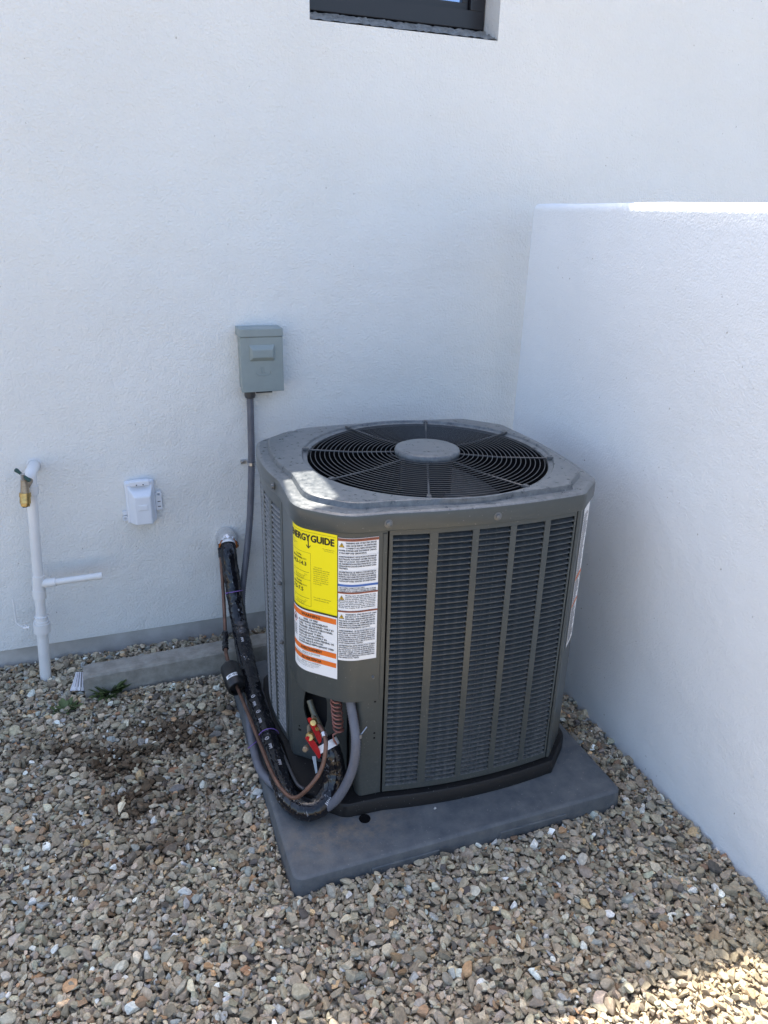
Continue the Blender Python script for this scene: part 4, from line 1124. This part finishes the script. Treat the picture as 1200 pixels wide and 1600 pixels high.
MB().box(-.900, -.846, .1255, .131, DZ0 - .0065, DZ0 - .0032).build('latch_slot', M_hole, dbx, bxo)

# ------------------------------------------------------------------ outlet cover
oo = (-1.295, .199, .51)
oc_ = thing('outlet_cover', 'white plastic weatherproof outlet cover on the house wall', 'outlet', oo)
MB().box(-1.343, -1.247, .180, .199, .510, .662).build('back_box', M_whitep, oc_, oo, bevel=.008)
lid = MB().frustum(-1.336, -1.252, .514, .648, .1798, -1.316, -1.264, .517, .618, .142).build('lid', M_whitep, oc_, oo, bevel=.004)
MB().frustum(-1.3065, -1.2735, .568, .590, .1418, -1.302, -1.278, .572, .586, .1405).build('finger_mark', M_whitep, lid, oo)
hg = MB().box(-1.325, -1.262, .158, .182, .650, .668)
hg.build('hinge', M_whitep, oc_, oo, bevel=.003)
for x in (-1.304, -1.283): MB().lathe((x, .1578, .655), [(.0022, 0), (.0022, -.0006), (.0001, -.0006)], 10, 'y').build('hinge_hole', M_ink2, oc_, oo)
tb = MB().box(-1.2468, -1.2255, .188, .196, .548, .600).build('locking_tab', M_whitep, oc_, oo, bevel=.002)
for z in (.560, .578): MB().box(-1.241, -1.231, .1872, .188, z, z + .0025).build('slot', M_ink2, tb, oo)
MB().lathe((-1.236, .1885, .606), [(.0045, .004), (.0105, .004), (.0105, -.004), (.0045, -.004)], 16, 'y').build('lock_eye', M_whitep, oc_, oo, smooth=40)
MB().lathe((-1.350, .1885, .531), [(.004, .004), (.0095, .004), (.0095, -.004), (.004, -.004)], 16, 'y').box(-1.357, -1.3435, .186, .194, .543, .556).build('lock_eye', M_whitep, oc_, oo, smooth=40)

# ------------------------------------------------------------------ hose pipe stand
po = (-1.662, .10, 0)
hp = thing('water_pipe', 'white pvc standpipe with brass tap and short capped side arm', 'pipe', po)
ptop, pbot = Vector((-1.6115, .120, .738)), Vector((-1.665, .096, -.02))
pz = lambda z: pbot.lerp(ptop, (z - pbot.z) / (ptop.z - pbot.z))
MB().tube([pz(-.02), pz(.24)], .0178, 20).tube([pz(.232), pz(.70)], .0158, 20).build('riser', M_pvc, hp, po, smooth=50)
MB().tube([pz(.186), pz(.196)], .0215, 20).tube([pz(.192), pz(.225)], .0265, 20).tube([pz(.2255), pz(.234)], .0235, 20).tube([pz(.234), pz(.250)], .0205, 20).build('union_collar', M_pvc, hp, po, smooth=40)
MB().tube([pz(.315), pz(.345)], .0205, 20).tube([pz(.345), pz(.395)], .0188, 20).build('tee_fitting', M_pvc, hp, po, smooth=40)
q0 = pz(.366)
arm = MB().tube([q0, (-1.585, .099, .369)], .0142, 16).tube([(-1.588, .099, .369), (-1.452, .0985, .371)], .0108, 16).tube([(-1.460, .0985, .371), (-1.443, .098, .3712)], .0125, 16).build('side_arm', M_pvc, hp, po, smooth=40)
el = MB().tube(spline([pz(.68), pz(.715), (-1.611, .128, .735), (-1.606, .155, .740), (-1.604, .1995, .740)], .005), .0178, 18)
el.tube([pz(.672), pz(.700)], .0215, 18).lathe((-1.604, .199, .740), [(.023, 0), (.023, -.003), (.019, -.005)], 20, 'y')
el.build('elbow', M_pvc, hp, po, smooth=50)
tpz = (-1.626, .072, .0)
tap = MB().tube([(-1.612, .118, .722), (-1.624, .080, .712)], .0115, 12).tube([(-1.625, .076, .735), (-1.628, .068, .690)], .0125, 14, rf=lambda i: (.0105, .0135)[i]).build('tap_body', M_brassd, hp, po, smooth=45)
tapn = MB().tube([(-1.628, .068, .695), (-1.629, .066, .683), (-1.629, .0655, .682), (-1.631, .060, .664), (-1.631, .0595, .663), (-1.632, .057, .655)], .016, 18, rf=lambda i: (.0165, .0172, .0155, .0158, .0138, .0125)[i]).build('hose_coupling', M_brass, tap, po, smooth=35)
MB().lathe((-1.6322, .0563, .6545), [(.0085, 0), (.0085, .0015), (.0001, .0015)], 14).build('coupling_bore', M_hole, tap, po)
hd = MB()
hc = Vector((-1.626, .066, .752)); hdv = Vector((.72, -.45, -.62)).normalized()
for sgn in (-1, 1):
    a_ = hc + hdv * .006 * sgn; e_ = hc + hdv * .028 * sgn
    hd.tube([a_, hc + hdv * .014 * sgn, e_ - hdv * .004 * sgn, e_], .006, 10, rf=lambda i: (.0045, .0052, .0068, .0050)[i])
hand = hd.build('tap_handle', M_green, tap, po, smooth=50)
MB().tube([(-1.626, .068, .738), (-1.626, .064, .757)], .007, 12).build('handle_screw', M_zinc, tap, po, smooth=40)
lv_ = MB().tube([(-1.6845, .100, .2155), (-1.703, .105, .214)], .0055, 8).tube([(-1.696, .104, .224), (-1.697, .104, .205)], .0042, 8)
lv_.tube(spline([(-1.703, .106, .214), (-1.722, .112, .232), (-1.722, .116, .27), (-1.722, .12, .318)], .006), .0032, 8)
lv_.build('drain_lever', M_pvc, hp, po, smooth=50)

# ------------------------------------------------------------------ concrete beam, scrap, weeds
cb = MB(); nxb = 60
X0, X1 = -1.536, -.42
sec = [(-.049, -.03), (-.0475, .078), (-.043, .0855), (-.02, .0845), (.02, .086), (.029, .0835), (.033, .076), (.034, -.03)]
for i in range(nxb + 1):
    x = X0 + (X1 - X0) * i / nxb; e_ = .004 if i in (0, nxb) else 0
    for y, z in sec:
        cb.v.append((x, y * (1 - e_ * 20 * .05) + .030 * (x - X0) / 1.1 + .0009 * math.sin(i * 1.7 + z * 50) + random.uniform(-.0006, .0006), z - e_ * (z > .05) + random.uniform(-.0008, .0008)))
k_ = len(sec)
for i in range(nxb):
    for q in range(k_ - 1): cb.f.append((i * k_ + q, i * k_ + q + 1, (i + 1) * k_ + q + 1, (i + 1) * k_ + q)); cb.m.append(0)
cb.f.append(tuple(range(k_))); cb.f.append(tuple(nxb * k_ + q for q in range(k_ - 1, -1, -1))); cb.m += [0, 0]
tag(cb.build('concrete_beam', M_conc, None, (-1.0, 0, 0), smooth=25), 'long grey concrete beam lying between the house and the pad', 'beam')

sc_o = (-1.556, .0, .02)
c0 = Vector((-1.548, .028, .058)); c1 = Vector((-1.560, -.012, .012))
sc_ = MB(); ax = (c1 - c0).normalized(); a1_ = ax.orthogonal().normalized(); b1_ = ax.cross(a1_)
for i in range(7):
    t = i / 6.0; r = .0125 + .011 * t ** 1.3
    for k_ in range(48):
        an = 2 * PI * k_ / 48; rr = r * (1 + .11 * math.sin(an * 12)) ; sc_.v.append(tuple(c0 + (c1 - c0) * t + (a1_ * math.cos(an) + b1_ * math.sin(an)) * rr))
for i in range(6):
    for k_ in range(48): sc_.f.append((i * 48 + k_, i * 48 + (k_ + 1) % 48, (i + 1) * 48 + (k_ + 1) % 48, (i + 1) * 48 + k_)); sc_.m.append(0)
sc_.f.append(tuple(range(48))); sc_.m.append(0)
scrap = sc_.build('plastic_scrap', M_scrap, None, sc_o, smooth=40)
tag(scrap, 'small white fluted plastic scrap leaning on the end of the concrete beam', 'scrap')
gr_ = MB()
for k_ in range(12):
    an = 2 * PI * (k_ + .75) / 12
    pts = [c0 + (c1 - c0) * t + (a1_ * math.cos(an) + b1_ * math.sin(an)) * (.0125 + .011 * t ** 1.3) * .915 for t in (0.02, .3, .6, .8)]
    gr_.tube(pts, .0011, 5)
gr_.build('groove', M_scrapd, scrap, sc_o)

def weed(name, c, n, size, label, group=None):
    mb = MB()
    for i in range(n):
        an = random.uniform(0, 2 * PI); r0 = random.uniform(0, size * .6); el_ = random.uniform(.25, 1.0)
        base = Vector((c[0] + r0 * math.cos(an), c[1] + r0 * .55 * math.sin(an), c[2] - .004)); d = Vector((math.cos(an) * math.cos(el_), math.sin(an) * math.cos(el_), math.sin(el_)))
        L_ = size * random.uniform(.45, .9); w_ = L_ * random.uniform(.16, .26); sd_v = d.cross(Vector((0, 0, 1))).normalized()
        up = sd_v.cross(d)
        prof_ = [(0, .15, 0), (.3, .8, .04), (.6, 1, .05), (.85, .6, 0), (1, .03, -.08)]
        v = []
        for t, ww, bnd in prof_:
            p_ = base + d * L_ * t + up * bnd * L_
            v += [tuple(p_ - sd_v * w_ * ww + up * .12 * w_), tuple(p_), tuple(p_ + sd_v * w_ * ww + up * .12 * w_)]
        f = []
        for q in range(4): f += [(q * 3, q * 3 + 1, q * 3 + 4, q * 3 + 3), (q * 3 + 1, q * 3 + 2, q * 3 + 5, q * 3 + 4)]
        mb.add(v, f)
    return tag(mb.build(name, M_leaf, None, c, smooth=70, fixn=False), label, 'weed', group)
weed('weed', (-1.462, -.052, .014), 70, .066, 'small green weed growing at the front of the concrete beam', 'weeds in the gravel')
weed('weed', (-1.597, -.098, .012), 34, .046, 'low dark weed in the gravel in front of the white scrap', 'weeds in the gravel')
weed('weed', (-.382, -1.044, .006), 12, .022, 'tiny green sprout at the front edge of the pad', 'weeds in the gravel')

# ------------------------------------------------------------------ gravel: settled stones, one object, instanced stone shapes
def stone_mesh(i):
    bm = bmesh.new(); bmesh.ops.create_icosphere(bm, subdivisions=3, radius=1.0)
    r_ = np.random.default_rng(100 + i)
    for _ in range(int(r_.integers(9, 15))):
        d = r_.normal(size=3); d /= np.linalg.norm(d); h = r_.uniform(.36, .74)
        for v in bm.verts:
            s = v.co.x * d[0] + v.co.y * d[1] + v.co.z * d[2]
            if s > h: v.co -= Vector(d) * (s - h) * .96
    ph = r_.uniform(0, 6, 6)
    for v in bm.verts:
        x, y, z = v.co
        k = 1 + .035 * math.sin(5 * x + ph[0]) * math.sin(4 * y + ph[1]) + .02 * math.sin(9 * z + ph[2] + 3 * x)
        v.co *= k
    me = bpy.data.meshes.new('stone'); bm.to_mesh(me); bm.free()
    me.polygons.foreach_set('use_smooth', [True] * len(me.polygons)); me.set_sharp_from_angle(angle=math.radians(24))
    me.materials.append(M_stone)
    return bpy.data.objects.new('stone_shape', me)
shapes = bpy.data.collections.new('stone_shapes')
NSH = 18
for i in range(NSH): shapes.objects.link(stone_mesh(i))

GX0, GX1, GY0, GY1 = -2.45, .10, -2.05, .20
CELL = .004
nx_, ny_ = int((GX1 - GX0) / CELL), int((GY1 - GY0) / CELL)
cx_ = GX0 + (np.arange(nx_) + .5) * CELL; cy_ = GY0 + (np.arange(ny_) + .5) * CELL
XX, YY = np.meshgrid(cx_, cy_)
base_h = ground_z(XX, YY) - .019
hm = base_h.copy()
def blocked(x, y, m):
    pad_ = (x > PX0 - .003 - m) & (x < PX1 + .003 + m) & (y > PY0 - .003 - m) & (y < PY1 + .003 + m)
    beam = (x > X0 - m) & (x < X1 + m) & (y > -.05 - m) & (y < .066 + m)
    wall_ = (x > -.001 - m) & (y < .01)
    hs_ = y > HY - m
    pipe_ = (x - pbot.x) ** 2 + (y - pbot.y) ** 2 < (.019 + m) ** 2
    return pad_ | beam | wall_ | hs_ | pipe_
NST = 88000
KC = 4
cand_x = rng.uniform(GX0 + .02, GX1 - .02, (NST, KC)); cand_y = rng.uniform(GY0 + .02, GY1 - .004, (NST, KC))
# thin out the strip that stays outside the picture
a_ = np.clip(rng.lognormal(math.log(.0060), .42, NST), .0030, .0165)
# the largest stones come last so that they lie on top now and then
bt = rng.uniform(.52, .92, NST); ct = rng.uniform(.32, .66, NST)
yaw = rng.uniform(0, 2 * PI, NST); tilt = rng.normal(0, .32, NST); roll = rng.normal(0, .32, NST)
upright = rng.random(NST) < .06
tilt[upright] += 1.1
PXs, PYs, PZs, ok = np.zeros(NST), np.zeros(NST), np.zeros(NST), np.zeros(NST, bool)
blk = blocked(cand_x, cand_y, a_[:, None] * .55)
CI = ((cand_x - GX0) / CELL).astype(int); CJ = ((cand_y - GY0) / CELL).astype(int)
dbase = hm - base_h
for i in range(NST):
    best = -1; bh = 1e9
    for c in range(KC):
        if blk[i, c]: continue
        h = hm[CJ[i, c], CI[i, c]] - base_h[CJ[i, c], CI[i, c]]
        if h < bh: bh = h; best = c
    if best < 0 or bh > .024: continue
    r = a_[i] * (.5 + .5 * bt[i]); ci, cj = CI[i, best], CJ[i, best]
    R = max(1, int(r / CELL + .5))
    i0, i1, j0, j1 = max(0, ci - R), min(nx_, ci + R + 1), max(0, cj - R), min(ny_, cj + R + 1)
    x, y = cand_x[i, best], cand_y[i, best]
    dx = (cx_[i0:i1] - x)[None, :]; dy = (cy_[j0:j1] - y)[:, None]
    q = 1 - (dx * dx + dy * dy) / (r * r)
    msk = q > 0
    sub = hm[j0:j1, i0:i1]
    hh = a_[i] * ct[i] * (1.25 if upright[i] else 1)
    z = (.55 * sub[msk].mean() + .45 * sub[msk].max() if msk.any() else sub.mean()) + hh * .62
    new = np.where(msk, z + hh * np.sqrt(np.clip(q, 0, 1)) * .85, -9)
    np.maximum(sub, new, out=sub)
    PXs[i], PYs[i], PZs[i], ok[i] = x, y, z, True
sel = np.where(ok)[0]
ns_ = len(sel)
# stone colours: mostly grey brown, some tan, rust, white, slate and dark
pal = np.array([(.235, .215, .185), (.285, .265, .23), (.19, .175, .15), (.33, .305, .26), (.25, .245, .235), (.40, .31, .21), (.29, .19, .125), (.56, .55, .53), (.245, .275, .30), (.085, .083, .085), (.17, .125, .09), (.30, .31, .28)])
pw = np.array([.25, .20, .18, .11, .11, .022, .010, .034, .036, .025, .05, .055]); pw /= pw.sum()
ci_ = rng.choice(len(pal), ns_, p=pw)
colr = np.minimum(pal[ci_] * np.array([1.66, 1.51, 1.25]), .74) * rng.lognormal(0, .20, (ns_, 1)) * (1 + rng.normal(0, .022, (ns_, 3)))
# brown silt stain spread over the gravel left of the unit
sx, sy = PXs[sel], PYs[sel]
st_ = sum(k * np.exp(-(((sx - a) / p) ** 2 + ((sy - b) / q) ** 2)) for k, a, b, p, q in ((1.0, -1.28, -.32, .16, .10), (.9, -1.46, -.41, .12, .06), (.8, -1.35, -.58, .15, .08), (.6, -1.30, -.75, .10, .07), (.6, -1.62, -.30, .12, .06)))
st_ = np.clip(st_ * (.55 + .45 * np.sin(sx * 23 + 3 * np.sin(sy * 17)) * np.cos(sy * 29)) * 2.3, 0, 1)[:, None] * (rng.random((ns_, 1)) < .8)
colr = colr * (1 - st_ * .92) + st_ * .92 * np.array([.095, .060, .033])
# tan silt over the stones out in the open
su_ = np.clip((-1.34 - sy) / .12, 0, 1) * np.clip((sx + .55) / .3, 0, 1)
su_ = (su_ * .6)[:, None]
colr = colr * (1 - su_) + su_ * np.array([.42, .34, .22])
me = bpy.data.meshes.new('gravel')
me.vertices.add(ns_)
me.vertices.foreach_set('co', np.stack([PXs[sel], PYs[sel], PZs[sel]], 1).astype(np.float32).ravel())
def attr(nm, tp_, data):
    at = me.attributes.new(nm, tp_, 'POINT'); at.data.foreach_set('color' if 'COLOR' in tp_ else ('vector' if 'VECTOR' in tp_ else 'value'), np.ascontiguousarray(data).ravel())
attr('stone_rot', 'FLOAT_VECTOR', np.stack([tilt[sel], roll[sel], yaw[sel]], 1).astype(np.float32))
aa = a_[sel] * 1.32
attr('stone_scale', 'FLOAT_VECTOR', np.stack([aa, aa * bt[sel], aa * ct[sel]], 1).astype(np.float32))
attr('stone_col', 'FLOAT_COLOR', np.concatenate([colr, np.ones((ns_, 1))], 1).astype(np.float32))
attr('stone_pick', 'INT', rng.integers(0, NSH, ns_).astype(np.int32))
gv = bpy.data.objects.new('gravel', me); COL.objects.link(gv)
tag(gv, 'bed of small grey and brown crushed stones', kind='stuff')
gt = bpy.data.node_groups.new('gravel stones', 'GeometryNodeTree')
gt.interface.new_socket('Geometry', in_out='INPUT', socket_type='NodeSocketGeometry')
gt.interface.new_socket('Geometry', in_out='OUTPUT', socket_type='NodeSocketGeometry')
gN, gL = gt.nodes, gt.links
gi, go = gN.new('NodeGroupInput'), gN.new('NodeGroupOutput')
m2p = gN.new('GeometryNodeMeshToPoints')
iop = gN.new('GeometryNodeInstanceOnPoints'); iop.inputs['Pick Instance'].default_value = True
cin = gN.new('GeometryNodeCollectionInfo'); cin.inputs['Collection'].default_value = shapes
cin.inputs['Separate Children'].default_value = True; cin.inputs['Reset Children'].default_value = True
def na(nm, tp_):
    q = gN.new('GeometryNodeInputNamedAttribute'); q.data_type = tp_; q.inputs['Name'].default_value = nm; return q.outputs['Attribute']
gL.new(gi.outputs[0], m2p.inputs['Mesh']); gL.new(m2p.outputs[0], iop.inputs['Points']); gL.new(cin.outputs[0], iop.inputs['Instance'])
gL.new(na('stone_pick', 'INT'), iop.inputs['Instance Index'])
gL.new(na('stone_rot', 'FLOAT_VECTOR'), iop.inputs['Rotation']); gL.new(na('stone_scale', 'FLOAT_VECTOR'), iop.inputs['Scale'])
gL.new(iop.outputs[0], go.inputs[0])
md = gv.modifiers.new('stones', 'NODES'); md.node_group = gt
print('stones', ns_)

# a few loose pebbles lying on the pad
def pebble(x, y, r, col, label):
    o = shapes.objects[int(rng.integers(0, NSH))]
    me2 = o.data.copy(); me2.materials.clear(); me2.materials.append(mat('pebble', col, .85, noise=.2, nscale=200))
    me2.name = 'pebble'
    for v in me2.vertices: v.co = Vector((v.co.x * r, v.co.y * r * .8, v.co.z * r * .6))
    q = bpy.data.objects.new('pebble', me2); COL.objects.link(q); q.location = (x, y, PADZ + r * .42)
    tag(q, label, 'pebble')
pebble(-.992, -.185, .009, (.55, .54, .50), 'pale pebble on the pad between the black line and the cabinet')
pebble(-.668, -.918, .005, (.5, .48, .45), 'tiny pale pebble on the pad against the front base')
pebble(-.233, -.830, .006, (.40, .42, .45), 'small grey pebble on the right side of the pad')
